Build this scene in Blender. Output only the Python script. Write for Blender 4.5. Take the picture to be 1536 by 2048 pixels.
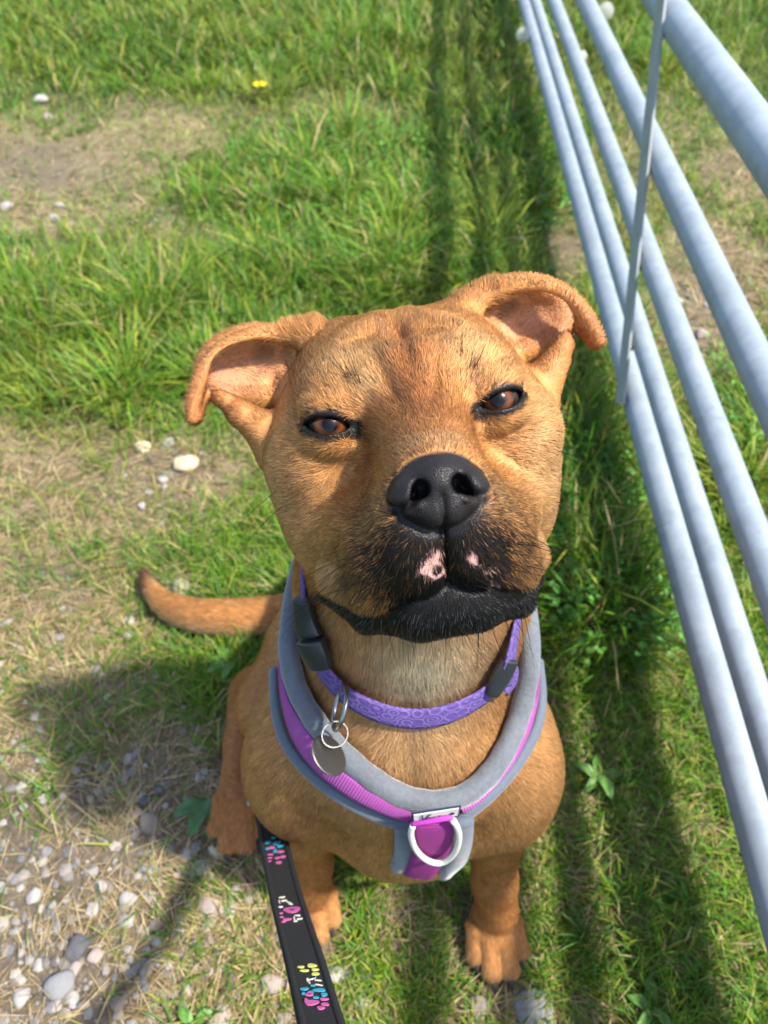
import bpy, bmesh, math, random
import numpy as np
from mathutils import Vector, Matrix
from mathutils.bvhtree import BVHTree

for o in list(bpy.data.objects):
    bpy.data.objects.remove(o)
SC = bpy.context.scene
COL = SC.collection

# ---------------------------------------------------------------- camera
CAM_H = 0.92
PITCH = math.radians(47.4)
FPX = 1538.0                       # focal length in pixels of a 1536x2048 frame
cd = bpy.data.cameras.new('camera')
cam = bpy.data.objects.new('camera', cd)
COL.objects.link(cam)
cam.location = (0, 0, CAM_H)
cam.rotation_euler = (math.pi/2 - PITCH, 0, 0)
cd.sensor_fit = 'VERTICAL'
cd.sensor_height = 36
cd.lens = 36*FPX/2048
cd.clip_start = 0.01
cd.clip_end = 2000
cd.dof.use_dof = True
cd.dof.focus_distance = 0.385
cd.dof.aperture_fstop = cd.lens/2.6
SC.camera = cam

# ---------------------------------------------------------------- sky, sun, exposure
SUN_EL = math.radians(58)
SUN_AZ = math.radians(112)          # clockwise from +Y (the viewing direction): sun behind the dog, to the right
w = bpy.data.worlds.new('World')
SC.world = w
w.use_nodes = True
nt = w.node_tree
sky = nt.nodes.new('ShaderNodeTexSky')
sky.sky_type = 'NISHITA'
sky.sun_disc = False
sky.sun_elevation = SUN_EL
sky.sun_rotation = SUN_AZ
sky.air_density = 1.0
sky.dust_density = 1.5
bg = nt.nodes['Background']
bg.inputs['Strength'].default_value = 0.15
nt.links.new(sky.outputs[0], bg.inputs[0])
sd = bpy.data.lights.new('sun', 'SUN')
sd.energy = 3.9
sd.angle = math.radians(2.5)
sd.color = (1.0, 0.95, 0.86)
sun = bpy.data.objects.new('sun', sd)
COL.objects.link(sun)
sdir = Vector((math.sin(SUN_AZ)*math.cos(SUN_EL), math.cos(SUN_AZ)*math.cos(SUN_EL), math.sin(SUN_EL)))
sun.rotation_euler = sdir.to_track_quat('Z', 'Y').to_euler()
SC.view_settings.view_transform = 'Standard'
SC.view_settings.look = 'None'
SC.view_settings.exposure = 1.1
SC.view_settings.gamma = 1
SC.view_settings.use_curve_mapping = False
SC.render.engine = 'CYCLES'
SC.cycles.use_denoising = True
SC.cycles.max_bounces = 6
SC.cycles.diffuse_bounces = 3
SC.cycles.glossy_bounces = 3
SC.cycles.transmission_bounces = 3
SC.cycles.transparent_max_bounces = 6
SC.cycles.caustics_reflective = False
SC.cycles.caustics_refractive = False
SC.cycles_curves.shape = 'RIBBONS'
SC.render.film_transparent = False

# ---------------------------------------------------------------- helpers
CR = np.array([1.0, 0, 0])
CF = np.array([0, math.cos(PITCH), -math.sin(PITCH)])
CDN = np.array([0, -math.sin(PITCH), -math.cos(PITCH)])
CP = np.array([0, 0, CAM_H])

def ray(px, py):
    return CF + CR*((px-768)/FPX) + CDN*((py-1024)/FPX)
def at_d(px, py, d):
    return CP + ray(px, py)*d
def at_z(px, py, z=0.0):
    r = ray(px, py)
    return CP + r*((z-CAM_H)/r[2])

RNG = np.random.default_rng(7)

def _h(ix, iy, iz, s):
    n = (ix.astype(np.int64)*374761393 + iy.astype(np.int64)*668265263 + iz.astype(np.int64)*2147483647 + s*974711) & 0xffffffff
    n = ((n ^ (n >> 13)) * 1274126177) & 0xffffffff
    n = ((n ^ (n >> 16)) * 2246822519) & 0xffffffff
    return ((n ^ (n >> 15)) & 0xffffff)/float(0xffffff)

def vnoise(P, freq, seed=0):
    """value noise 0..1 at Nx3 (or Nx2) points"""
    P = np.asarray(P, dtype=np.float64)*freq
    if P.shape[1] == 2:
        P = np.concatenate([P, np.zeros((len(P), 1))+0.37], 1)
    i = np.floor(P); f = P-i; f = f*f*(3-2*f); i = i.astype(np.int64)
    r = 0
    for dx in (0, 1):
        for dy in (0, 1):
            for dz in (0, 1):
                ww = (f[:, 0] if dx else 1-f[:, 0])*(f[:, 1] if dy else 1-f[:, 1])*(f[:, 2] if dz else 1-f[:, 2])
                r = r + ww*_h(i[:, 0]+dx, i[:, 1]+dy, i[:, 2]+dz, seed)
    return r

def fbm(P, freq, seed=0, oct=3):
    r = 0; a = 0.5; t = 0
    for k in range(oct):
        r = r + a*vnoise(P, freq*2**k, seed+k*17); t += a; a *= 0.5
    return r/t

def sstep(a, b, x):
    t = np.clip((x-a)/(b-a), 0, 1)
    return t*t*(3-2*t)

def mesh_np(name, V, F=None, loops=None, starts=None, smooth=True, mat=None, parent=None, attrs=None):
    """F: NxK array of equal-size faces, or (loops, starts)"""
    me = bpy.data.meshes.new(name)
    V = np.asarray(V, dtype=np.float32)
    me.vertices.add(len(V)); me.vertices.foreach_set('co', V.ravel())
    if F is not None:
        F = np.asarray(F, dtype=np.int32)
        k = F.shape[1]
        loops = F.ravel(); starts = np.arange(len(F), dtype=np.int32)*k
    me.loops.add(len(loops)); me.loops.foreach_set('vertex_index', np.asarray(loops, dtype=np.int32))
    me.polygons.add(len(starts)); me.polygons.foreach_set('loop_start', np.asarray(starts, dtype=np.int32))
    me.polygons.foreach_set('use_smooth', np.full(len(starts), smooth, dtype=bool))
    if attrs:
        for an, arr in attrs.items():
            a = me.color_attributes.new(an, 'FLOAT_COLOR', 'POINT')
            c = np.ones((len(V), 4), dtype=np.float32); c[:, :3] = arr
            a.data.foreach_set('color', c.ravel())
    me.update(calc_edges=True)
    o = bpy.data.objects.new(name, me)
    COL.objects.link(o)
    if mat: me.materials.append(mat)
    if parent is not None: o.parent = parent
    return o

def empty(name, loc=(0, 0, 0)):
    o = bpy.data.objects.new(name, None)
    COL.objects.link(o)
    o.location = loc
    o.empty_display_size = 0.05
    return o

def tag(o, label, cat, group=None, kind=None):
    if label: o['label'] = label
    if cat: o['category'] = cat
    if group: o['group'] = group
    if kind: o['kind'] = kind
    return o

def adopt(child, parent):
    """parent keeps world coordinates of child's mesh when the parent is an unrotated empty"""
    child.parent = parent
    child.matrix_parent_inverse = Matrix.Translation(-Vector(parent.location))
    return child

def mat_new(name):
    m = bpy.data.materials.new(name); m.use_nodes = True
    t = m.node_tree
    return m, t, t.nodes['Principled BSDF']

def N(t, typ, **kw):
    n = t.nodes.new(typ)
    for k, v in kw.items():
        setattr(n, k, v)
    return n

def simple_mat(name, col, rough=0.6, metal=0.0, spec=0.5, noise=None, bump=None, coat=0.0):
    """noise=(scale, amount) varies the base colour, bump=(scale, strength, distance)"""
    m, t, b = mat_new(name)
    b.inputs['Base Color'].default_value = (*col, 1)
    b.inputs['Roughness'].default_value = rough
    b.inputs['Metallic'].default_value = metal
    b.inputs['Specular IOR Level'].default_value = spec
    b.inputs['Coat Weight'].default_value = coat
    tc = N(t, 'ShaderNodeTexCoord')
    if noise:
        nn = N(t, 'ShaderNodeTexNoise'); nn.inputs['Scale'].default_value = noise[0]; nn.inputs['Detail'].default_value = 6
        t.links.new(tc.outputs['Object'], nn.inputs['Vector'])
        mx = N(t, 'ShaderNodeMix', data_type='RGBA')
        a = noise[1]
        mx.inputs[6].default_value = (*[c*(1-a) for c in col], 1)
        mx.inputs[7].default_value = (*[min(1, c*(1+a)) for c in col], 1)
        t.links.new(nn.outputs['Fac'], mx.inputs[0])
        t.links.new(mx.outputs[2], b.inputs['Base Color'])
    if bump:
        nn = N(t, 'ShaderNodeTexNoise'); nn.inputs['Scale'].default_value = bump[0]; nn.inputs['Detail'].default_value = 4
        t.links.new(tc.outputs['Object'], nn.inputs['Vector'])
        bp = N(t, 'ShaderNodeBump'); bp.inputs['Strength'].default_value = bump[1]; bp.inputs['Distance'].default_value = bump[2]
        t.links.new(nn.outputs['Fac'], bp.inputs['Height'])
        t.links.new(bp.outputs[0], b.inputs['Normal'])
    return m
# ================================================================ DOG: one implicit surface polygonised into one mesh
HD0 = 0.42
def _rotm(roll, yaw, pitch):
    r, y, p = (math.radians(a) for a in (roll, yaw, pitch))
    Rz = np.array([[math.cos(r), -math.sin(r), 0], [math.sin(r), math.cos(r), 0], [0, 0, 1]])
    Ry = np.array([[math.cos(y), 0, math.sin(y)], [0, 1, 0], [-math.sin(y), 0, math.cos(y)]])
    Rx = np.array([[1, 0, 0], [0, math.cos(p), -math.sin(p)], [0, math.sin(p), math.cos(p)]])
    return Rz @ Ry @ Rx
C2W = np.stack([CR, -CDN, -CF], 1)               # camera axes (right, up, back) as columns
HR = C2W @ _rotm(8.6, 2.0, 8.0)                  # head axes: x to its left eye (image right), y up, z out of the nose
HO = at_d(828, 900, HD0)

def to_head(P):  return (P-HO) @ HR * 1000.0      # millimetres
def from_head(L): return (np.asarray(L, dtype=float)/1000.0) @ HR.T + HO
def HL(px, py, z):
    """head coordinates (mm) of the point seen at (px, py) whose head z is z mm"""
    r = ray(px, py); n = HR[:, 2]
    d = (z/1000.0 + n @ (HO-CP))/(n @ r)
    return to_head((CP + r*d)[None])[0]

def ell(P, c, r, R=None):
    q = P - np.asarray(c, dtype=P.dtype)
    if R is not None: q = q @ np.asarray(R, dtype=P.dtype)
    r = np.asarray(r, dtype=P.dtype)
    a = q/r; k0 = np.sqrt((a*a).sum(1))+1e-6
    b = a/r; k1 = np.sqrt((b*b).sum(1))+1e-9
    return k0*(k0-1)/k1
def cap(P, a, b, ra, rb):
    a = np.asarray(a, dtype=P.dtype); b = np.asarray(b, dtype=P.dtype)
    pa = P-a; ba = b-a
    h = np.clip(pa @ ba/(ba @ ba), 0, 1)
    q = pa-h[:, None]*ba
    return np.sqrt((q*q).sum(1)) - (ra+(rb-ra)*h)
def smin(a, b, k):
    h = np.maximum(k-np.abs(a-b), 0)/k
    return np.minimum(a, b)-h*h*k*0.25
def smax(a, b, k): return -smin(-a, -b, k)
def chain(P, pts, rad, k=0.0):
    d = None
    for i in range(len(pts)-1):
        e = cap(P, pts[i], pts[i+1], rad[i], rad[i+1])
        d = e if d is None else (smin(d, e, k) if k else np.minimum(d, e))
    return d

def eye_frame(s):
    c = np.array([s*42.5-0.3, 20.5, 32.0])
    z = np.array([s*0.16, 0.03, 1.0]); z /= np.linalg.norm(z)
    tilt = math.radians(9)
    x = np.array([math.cos(tilt), s*math.sin(tilt), 0]); x -= z*(x @ z); x /= np.linalg.norm(x)
    y = np.cross(z, x)
    return c, np.stack([x, y, z], 1)
EYE_R = 11.0
def eye_open(P, s):
    """lens-shaped lid opening (2D distance), and depth coordinate"""
    c, R = eye_frame(s)
    q = (P-c) @ R
    Rr = 19.0; h = 4.1
    x = q[:, 0]; y = q[:, 1]+0.6
    d1 = np.sqrt(x*x+(y+(Rr-h-0.6))**2)-Rr
    d2 = np.sqrt(x*x+(y-(Rr-h+0.4))**2)-Rr
    return np.maximum(d1, d2), q

def spline(P, n, closed=False):
    P = np.asarray(P, dtype=float)
    Q = np.concatenate([P[-1:], P, P[:2]]) if closed else np.concatenate([2*P[:1]-P[1:2], P, 2*P[-1:]-P[-2:-1]])
    m = len(P) if closed else len(P)-1
    out = []
    for i in range(m):
        a, b, c, d = Q[i], Q[i+1], Q[i+2], Q[i+3]
        for t in np.arange(n)/n:
            out.append(0.5*((2*b)+(c-a)*t+(2*a-5*b+4*c-d)*t*t+(-a+3*b-3*c+d)*t**3))
    if not closed: out.append(P[-1])
    return np.array(out)

# ear centre lines in head mm
EARL = [HL(*p) for p in ((628, 668, -24), (570, 668, -24), (505, 676, -20), (448, 700, -16), (408, 742, -12), (388, 795, -8), (384, 836, -6))]
EARLr = [10.0, 6.6, 5.6, 5.0, 4.4, 3.6, 2.6]
EARR = [HL(*p) for p in ((925, 622, -24), (975, 588, -24), (1035, 570, -20), (1095, 576, -16), (1145, 604, -12), (1180, 648, -8), (1199, 682, -6))]
EARRr = [10.0, 7.6, 6.5, 5.7, 5.0, 4.2, 2.8]
LOBL = [HL(*p) for p in ((436, 752, -18), (446, 795, -16), (482, 828, -14), (522, 856, -14), (552, 895, -14))]
LOBR = [HL(*p) for p in ((1126, 640, -18), (1127, 690, -16), (1112, 722, -14), (1092, 755, -14), (1075, 795, -14))]
LOBr = [3.0, 4.5, 6.5, 9, 13]

def sd_head(P):
    f = P.astype(np.float32)
    ax = f.copy(); ax[:, 0] = np.abs(ax[:, 0])
    d = ell(ax, (23, 28, -24), (43, 46.5, 57))
    d = smin(d, ell(ax, (0, 43, -30), (48, 34, 45)), 14)
    d = smin(d, ell(ax, (48, -2, -14), (34, 44, 42)), 16)
    d = smin(d, ell(ax, (44, -38, -10), (30, 33, 40)), 18)
    d = smin(d, ell(ax, (53, 3, 6), (25, 20, 25)), 14)                 # cheek bone
    d = smin(d, ell(ax, (30, 38, 21), (21, 13, 17)), 18)
    d = smin(d, ell(ax, (0, 34, 32), (17, 24, 12)), 14)                # brow
    d = smin(d, cap(ax, (0, 12, 27), (0, -9, 78), 26, 22), 22)            # bridge of the muzzle
    d = smin(d, cap(ax, (17, -22, 25), (12, -24, 74), 24, 21), 9)       # muzzle sides
    d = smin(d, cap(ax, (34, -38, 28), (23, -40, 62), 24, 24), 8)       # flews
    d = smin(d, ell(ax, (12, -38, 80), (15, 17, 14)), 9)                # front of the upper lips
    # furrow up the forehead, brow creases
    fm = sstep(36, 50, f[:, 1])*sstep(0, 15, f[:, 2])
    d = d+fm*3.8*np.exp(-((f[:, 0]+0.06*(f[:, 1]-50))/4.2)**2)
    fb_ = sstep(20, 30, f[:, 1])*(1-sstep(44, 58, f[:, 1]))*sstep(20, 30, f[:, 2])
    d = d+fb_*1.3*(np.exp(-((ax[:, 0]-11-0.25*(f[:, 1]-35))/3.2)**2))-fb_*1.0*np.exp(-(ax[:, 0]/6.5)**2)
    d = d+1.0*np.sin(f[:, 1]*0.42+0.004*f[:, 0]**2)*sstep(50, 62, f[:, 1])*sstep(8, 16, ax[:, 0])*(1-sstep(30, 42, ax[:, 0]))
    # lower jaw: a U of dark lip that shows below and in front of the upper lips
    d2 = chain(f, [(-57, -66, 26), (-38, -75, 50), (-14, -72.5, 66), (14, -71.5, 67), (36, -77, 52), (50, -74, 28)], [4.8, 7.2, 11.8, 12.0, 8.0, 5.5], 5)
    d2 = smin(d2, ell(f, (-1, -66, 64), (26, 17, 19)), 8)
    d2 = smin(d2, ell(f, (0, -58, 10), (46, 30, 50)), 14)
    # lips hang over it on both sides, lifted in the middle
    lip = -cap(ax, (0, -50, 90), (18, -60, 86), 1.5, 1.5)
    lip2 = -chain(f, [(1, -51, 92), (-14, -60, 86), (-32, -71, 70), (-50, -66, 46), (-62, -60, 30)], [1.4, 1.4, 1.5, 1.6, 1.5])
    lip3 = -chain(f, [(1, -51, 92), (15, -61, 86), (34, -69, 70), (48, -70, 46), (56, -68, 28)], [1.4, 1.4, 1.5, 1.6, 1.5])
    flw = chain(f, [(-12, -50, 76), (-30, -58, 60), (-47, -56, 36)], [12, 14, 13], 6)
    flw = np.minimum(flw, chain(f, [(12, -50, 76), (31, -58, 60), (44, -60, 36)], [12, 14, 13], 6))
    d = smin(d, flw, 8)
    d = smin(d, d2, 2.5)
    d = smax(d, lip2, 3); d = smax(d, lip3, 3)
    fq = ax.copy(); fq[:, 2] = 0
    cr_ = chain(fq, [(30, -10, 0), (34, -18, 0), (41, -32, 0), (50, -46, 0)], [0, 0, 0, 0])
    d = d+1.8*np.exp(-(cr_/6.0)**2)*sstep(12, 24, f[:, 2])
    # nose pad
    n = ell(ax, (0, -9.5, 89), (16.6, 13.2, 15))
    n = smin(n, ell(ax, (12.6, -13.0, 94), (8.3, 9.6, 10.5)), 3)
    n = smin(n, ell(ax, (3.0, -19.5, 95.5), (8.8, 8.6, 9)), 5)
    n = smin(n, ell(ax, (0, -8, 97), (9, 9, 8)), 4)
    d = smin(d, n, 2.0)
    d = smax(d, -chain(ax, [(9.0, -8.5, 113), (8.7, -10.5, 97)], [4.6, 4.1]), 2.0)
    fl = ax.copy(); fl[:, 2] = 0
    sl = chain(fl, [(9.8, -12.0, 0), (13.8, -16.2, 0), (18.2, -17.8, 0), (21.5, -17.0, 0)], [0, 0, 0, 0])
    d = d+(3.6*np.exp(-(sl/1.9)**2)-0.9*np.exp(-((sl-4)/2.2)**2)*(ax[:, 1] > -18))*sstep(86, 92, f[:, 2])*(ax[:, 0] > 9)
    d = d+1.7*np.exp(-(ax[:, 0]/1.25)**2)*sstep(-52, -46, f[:, 1])*(1-sstep(-14, -9, f[:, 1]))*sstep(80, 86, f[:, 2])
    ub = chain(fl, [(0, -30.5, 0), (7, -29, 0), (14, -25.0, 0), (20, -19, 0)], [0, 0, 0, 0])
    d = d+1.5*np.exp(-(ub/1.8)**2)*sstep(84, 90, f[:, 2])
    # eyes: lids round the ball, an almond opening
    for s in (-1, 1):
        c, R = eye_frame(s)
        lid = np.sqrt(((f-c.astype(np.float32))**2).sum(1))-(EYE_R+1.7)
        d = smin(d, lid, 4)
        o2, q = eye_open(f, s)
        top = ell(q, (-s*1.5, 9.5, 2.0), (14, 6.0, 9))                       # upper lid fold
        d = smin(d, top, 10)
        low = ell(q, (0, -8.2, -1.0), (13.0, 3.8, 7.0))
        d = smin(d, low, 12)
        cav = np.maximum(o2, 3.0-q[:, 2])
        d = smax(d, -cav, 1.4)
    # ears
    for C, Rr, LB, s in ((EARL, EARLr, LOBL, -1), (EARR, EARRr, LOBR, 1)):
        back = np.array([s*-6, -3, -20])
        Cs = spline(C, 3); Rs = spline(np.array(Rr)[:, None], 3)[:, 0]
        e = chain(f, Cs, Rs)
        C2 = [c+back*k for c, k in zip(C, (1, 1, .95, .8, .6, .45, .3))]
        e = smin(e, chain(f, spline(C2, 2), spline(np.array(Rr)[:, None]*0.8, 2)[:, 0]), 9)
        e = smin(e, chain(f, LB, LOBr, 5), 5)
        m = (C[2]+LB[1])/2+np.array([-s*4, 0, -16])
        w_ = C[2]-LB[2]
        dx = abs(LB[0][0]-C[0][0])*0.62
        e = smin(e, ell(f, m+np.array([-s*3, 0, -2]), (dx, 25, 9)), 6)
        # hollow of the ear
        hc = m+np.array([-s*2, -1, 13])
        e = smax(e, -ell(f, hc, (dx*0.80, 15, 15)), 4)
        d = smin(d, e, 7)
        d = smax(d, -ell(f, (C[1]+LB[3])/2+np.array([s*3, 2, -1]), (6, 9, 15)), 5)
    return d

def sd_paw(P, c, yaw, sc=1.0, front=True):
    """paw with four toes; c = centre on the ground, pointing -Y turned by yaw"""
    cy, sy = math.cos(yaw), math.sin(yaw)
    q = P-np.asarray(c, dtype=P.dtype)
    q = np.stack([cy*q[:, 0]+sy*q[:, 1], -sy*q[:, 0]+cy*q[:, 1], q[:, 2]], 1)/sc
    d = ell(q, (0, 0.012, 0.020), (0.025, 0.030, 0.020))
    for x, y, r in ((-0.0230, -0.012, .0105), (-0.0088, -0.028, .0112), (0.0088, -0.028, .0112), (0.0230, -0.012, .0105)):
        t = cap(q, (x*0.85, y+0.024, 0.024), (x, y, 0.0135), r*0.95, r)
        d = smin(d, t, 0.0025)
    return d*sc

TAIL = spline([(0.02, 0.66, 0.07), (-0.08, 0.645, 0.032), (-0.146, 0.627, 0.026), (-0.237, 0.6215, 0.026), (-0.298, 0.637, 0.026), (-0.332, 0.665, 0.028), (-0.350, 0.692, 0.032)], 3)
TAILr = spline(np.array([0.036, 0.028, 0.0255, 0.0240, 0.0190, 0.0120, 0.005])[:, None], 3)[:, 0]
PAWS = [((-0.079, 0.250, 0.0), 0.05, 0.92), ((0.118, 0.219, 0.0), 0.10, 0.97), ((-0.168, 0.348, 0.0), -0.02, 1.08), ((0.135, 0.43, 0.0), 0.05, 1.0)]
def sd_body(P):
    P = P.astype(np.float32)
    d = ell(P, (0.018, 0.350, 0.285), (0.116, 0.115, 0.125))
    d = smin(d, ell(P, (0.014, 0.280, 0.310), (0.072, 0.050, 0.095)), 0.05)
    d = smin(d, ell(P, (0.020, 0.268, 0.222), (0.076, 0.050, 0.058)), 0.04)      # breastbone
    d = smin(d, ell(P, (-0.077, 0.305, 0.256), (0.046, 0.060, 0.084)), 0.03)
    d = smin(d, ell(P, (0.110, 0.303, 0.242), (0.048, 0.062, 0.092)), 0.03)
    d = smin(d, cap(P, (0.030, 0.42, 0.30), (0.03, 0.56, 0.17), 0.082, 0.102), 0.05)
    d = smin(d, ell(P, (0.03, 0.59, 0.12), (0.12, 0.10, 0.115)), 0.05)
    d = smin(d, cap(P, (0.020, 0.352, 0.585), (0.022, 0.362, 0.42), 0.073, 0.082), 0.03)      # neck
    d = smin(d, cap(P, (0.022, 0.362, 0.44), (0.018, 0.35, 0.34), 0.082, 0.094), 0.03)
    # front legs
    for pts, rad in (([(-0.078, 0.31, 0.24), (-0.076, 0.285, 0.15), (-0.077, 0.272, 0.085), (-0.078, 0.262, 0.045)], [0.040, 0.026, 0.0205, 0.0215]),
                     ([(0.108, 0.31, 0.24), (0.108, 0.278, 0.15), (0.113, 0.256, 0.085), (0.118, 0.240, 0.045)], [0.042, 0.0265, 0.0205, 0.0215])):
        d = smin(d, chain(P, pts, rad, 0.012), 0.028)
    # hind legs
    for s, x0 in ((-1, 0.0), (1, 0.03)):
        d = smin(d, ell(P, (x0+s*0.098-(0.035 if s > 0 else 0), 0.475, 0.115), (0.050, 0.095, 0.080)), 0.03)
        d = smin(d, chain(P, [(x0+s*0.125-(0.05 if s > 0 else 0), 0.42, 0.14), (x0+s*0.160-(0.04 if s > 0 else 0), 0.50, 0.05), ], [0.040, 0.026], 0.01), 0.03)
        fx = -0.168 if s < 0 else 0.135; fy = 0 if s < 0 else 0.06; x0 -= 0.03*(s > 0)
        d = smin(d, chain(P, [(x0+s*0.172-(0.03 if s > 0 else 0), 0.498, 0.034), (fx, 0.43+fy, 0.036), (fx, 0.370+fy, 0.032)], [0.0265, 0.0250, 0.0245], 0.01), 0.012)
    d = smin(d, chain(P, TAIL, TAILr), 0.02)
    dp = None
    for c, yw, sc in PAWS:
        e = sd_paw(P, c, yw, sc); dp = e if dp is None else np.minimum(dp, e)
    d = smin(d, dp, 0.010)
    # hollows beside the breastbone and a fold in front of each shoulder
    bx_ = np.abs(P[:, 0]-0.017)
    d = d+0.0045*np.exp(-((bx_-0.052)/0.016)**2)*sstep(0.16, 0.20, P[:, 2])*(1-sstep(0.27, 0.32, P[:, 2]))*(P[:, 1] < 0.34)
    d = d+0.0022*np.exp(-(bx_/0.010)**2)*sstep(0.34, 0.37, P[:, 2])*(1-sstep(0.42, 0.46, P[:, 2]))*(P[:, 1] < 0.34)
    return d

HBMIN = np.array([-150, -112, -95.]); HBMAX = np.array([150, 110, 125.])
def sd_dog(P):
    d = sd_body(P)
    L = to_head(P)
    m = np.all((L > HBMIN) & (L < HBMAX), 1)
    h = np.full(len(P), 0.08, dtype=np.float32)
    if m.any():
        h[m] = sd_head(L[m])/1000.0
    mm = m
    out = d.copy()
    out[mm] = smin(d[mm], h[mm], 0.028)
    return np.maximum(out, 0.001-P[:, 2]).astype(np.float32)

def axis(lo, hi, a, b, fine, coarse):
    v = [a]; x = a
    while x < b: x += fine; v.append(x)
    st = fine; x = v[-1]; right = []
    while x < hi: st = min(coarse, st*1.12); x += st; right.append(x)
    st = fine; x = a; left = []
    while x > lo: st = min(coarse, st*1.12); x -= st; left.append(x)
    v = left[::-1]+v+right
    while (len(v)-1) % 8: v.append(v[-1]+coarse)
    return np.array(v)

def surface_nets(sdf, xs, ys, zs):
    B = 8
    def blocks(step, cand=None):
        nx, ny, nz = (len(a)-1)//step*1, (len(ys)-1)//step, (len(zs)-1)//step
        return nx, ny, nz
    def test(I, step, fac):
        x0, x1 = xs[I[:, 0]*step], xs[np.minimum((I[:, 0]+1)*step, len(xs)-1)]
        y0, y1 = ys[I[:, 1]*step], ys[np.minimum((I[:, 1]+1)*step, len(ys)-1)]
        z0, z1 = zs[I[:, 2]*step], zs[np.minimum((I[:, 2]+1)*step, len(zs)-1)]
        c = np.stack([(x0+x1)/2, (y0+y1)/2, (z0+z1)/2], 1)
        hd = 0.5*np.sqrt((x1-x0)**2+(y1-y0)**2+(z1-z0)**2)
        return I[np.abs(sdf(c)) < hd*fac+0.0015]
    nx, ny, nz = (len(xs)-1)//8, (len(ys)-1)//8, (len(zs)-1)//8
    I = np.stack(np.meshgrid(np.arange(nx), np.arange(ny), np.arange(nz), indexing='ij'), -1).reshape(-1, 3)
    I = test(I, 8, 1.9)
    o = np.stack(np.meshgrid([0, 1], [0, 1], [0, 1], indexing='ij'), -1).reshape(-1, 3)
    I = (I[:, None]*2+o[None]).reshape(-1, 3); I = test(I, 4, 1.6)
    I = (I[:, None]*2+o[None]).reshape(-1, 3); I = test(I, 2, 1.4)
    cells = (I[:, None]*2+o[None]).reshape(-1, 3)
    NY, NZ = len(ys)+2, len(zs)+2
    key = lambda J: (J[:, 0].astype(np.int64)*NY+J[:, 1])*NZ+J[:, 2]
    ck = np.unique(key(cells))
    cells = np.stack([ck//(NY*NZ), (ck//NZ) % NY, ck % NZ], 1)
    corners = (cells[:, None]+o[None]).reshape(-1, 3)
    kk = key(corners)
    uk, inv = np.unique(kk, return_inverse=True)
    C = np.stack([uk//(NY*NZ), (uk//NZ) % NY, uk % NZ], 1)
    pos = np.stack([xs[C[:, 0]], ys[C[:, 1]], zs[C[:, 2]]], 1)
    val = sdf(pos)
    cv = val[inv].reshape(-1, 8); cp = pos[inv].reshape(-1, 8, 3)
    act = (cv.min(1) < 0) & (cv.max(1) >= 0)
    cells = cells[act]; ck = ck[act]; cv = cv[act]; cp = cp[act]
    s = np.zeros((len(cells), 3)); n = np.zeros(len(cells))
    for a in range(8):
        for b in range(a+1, 8):
            if np.abs(o[a]-o[b]).sum() != 1: continue
            m = (cv[:, a] < 0) != (cv[:, b] < 0)
            t = cv[m, a]/(cv[m, a]-cv[m, b])
            s[m] += cp[m, a]+(cp[m, b]-cp[m, a])*t[:, None]; n[m] += 1
    V = s/n[:, None]
    F = []
    E8 = {tuple(v): i for i, v in enumerate(o)}
    for ax in range(3):
        e = np.zeros(3, int); e[ax] = 1
        u = np.zeros(3, int); u[(ax+1) % 3] = 1
        v = np.zeros(3, int); v[(ax+2) % 3] = 1
        i0, i1 = E8[(0, 0, 0)], E8[tuple(e)]
        m = (cv[:, i0] < 0) != (cv[:, i1] < 0)
        J = cells[m]; flip = cv[m, i0] < 0
        ids = []
        ok = np.ones(len(J), bool)
        for off in (0*u, -u, -u-v, -v):
            k = key(J+off)
            p = np.searchsorted(ck, k); p = np.minimum(p, len(ck)-1)
            ok &= ck[p] == k; ids.append(p)
        Q = np.stack(ids, 1)
        Q[~flip] = Q[~flip][:, ::-1]
        F.append(Q[ok])
    return V, np.concatenate(F)

def grad(sdf, V, e=0.0006):
    g = np.stack([sdf(V+np.array([e, 0, 0]))-sdf(V-np.array([e, 0, 0])),
                  sdf(V+np.array([0, e, 0]))-sdf(V-np.array([0, e, 0])),
                  sdf(V+np.array([0, 0, e]))-sdf(V-np.array([0, 0, e]))], 1).astype(float)
    l = np.linalg.norm(g, axis=1)+1e-9
    return g/l[:, None], l/(2*e)

import time as _t
_t0 = _t.time()
FINE = 0.0015
xs = axis(-0.38, 0.25, -0.105, 0.145, FINE, 0.0036)
ys = axis(0.16, 0.74, 0.185, 0.40, FINE, 0.0038)
zs = axis(-0.004, 0.76, 0.545, 0.765, FINE, 0.0036)
DV, DF = surface_nets(sd_dog, xs, ys, zs)
for _ in range(2):
    g, gl = grad(sd_dog, DV)
    DV = DV-g*(np.clip(sd_dog(DV)/np.maximum(gl, 0.4), -0.001, 0.001))[:, None]*0.8
DN, _gl = grad(sd_dog, DV, 0.0008)
print('dog mesh', len(DV), len(DF), round(_t.time()-_t0, 1), 's')
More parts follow.
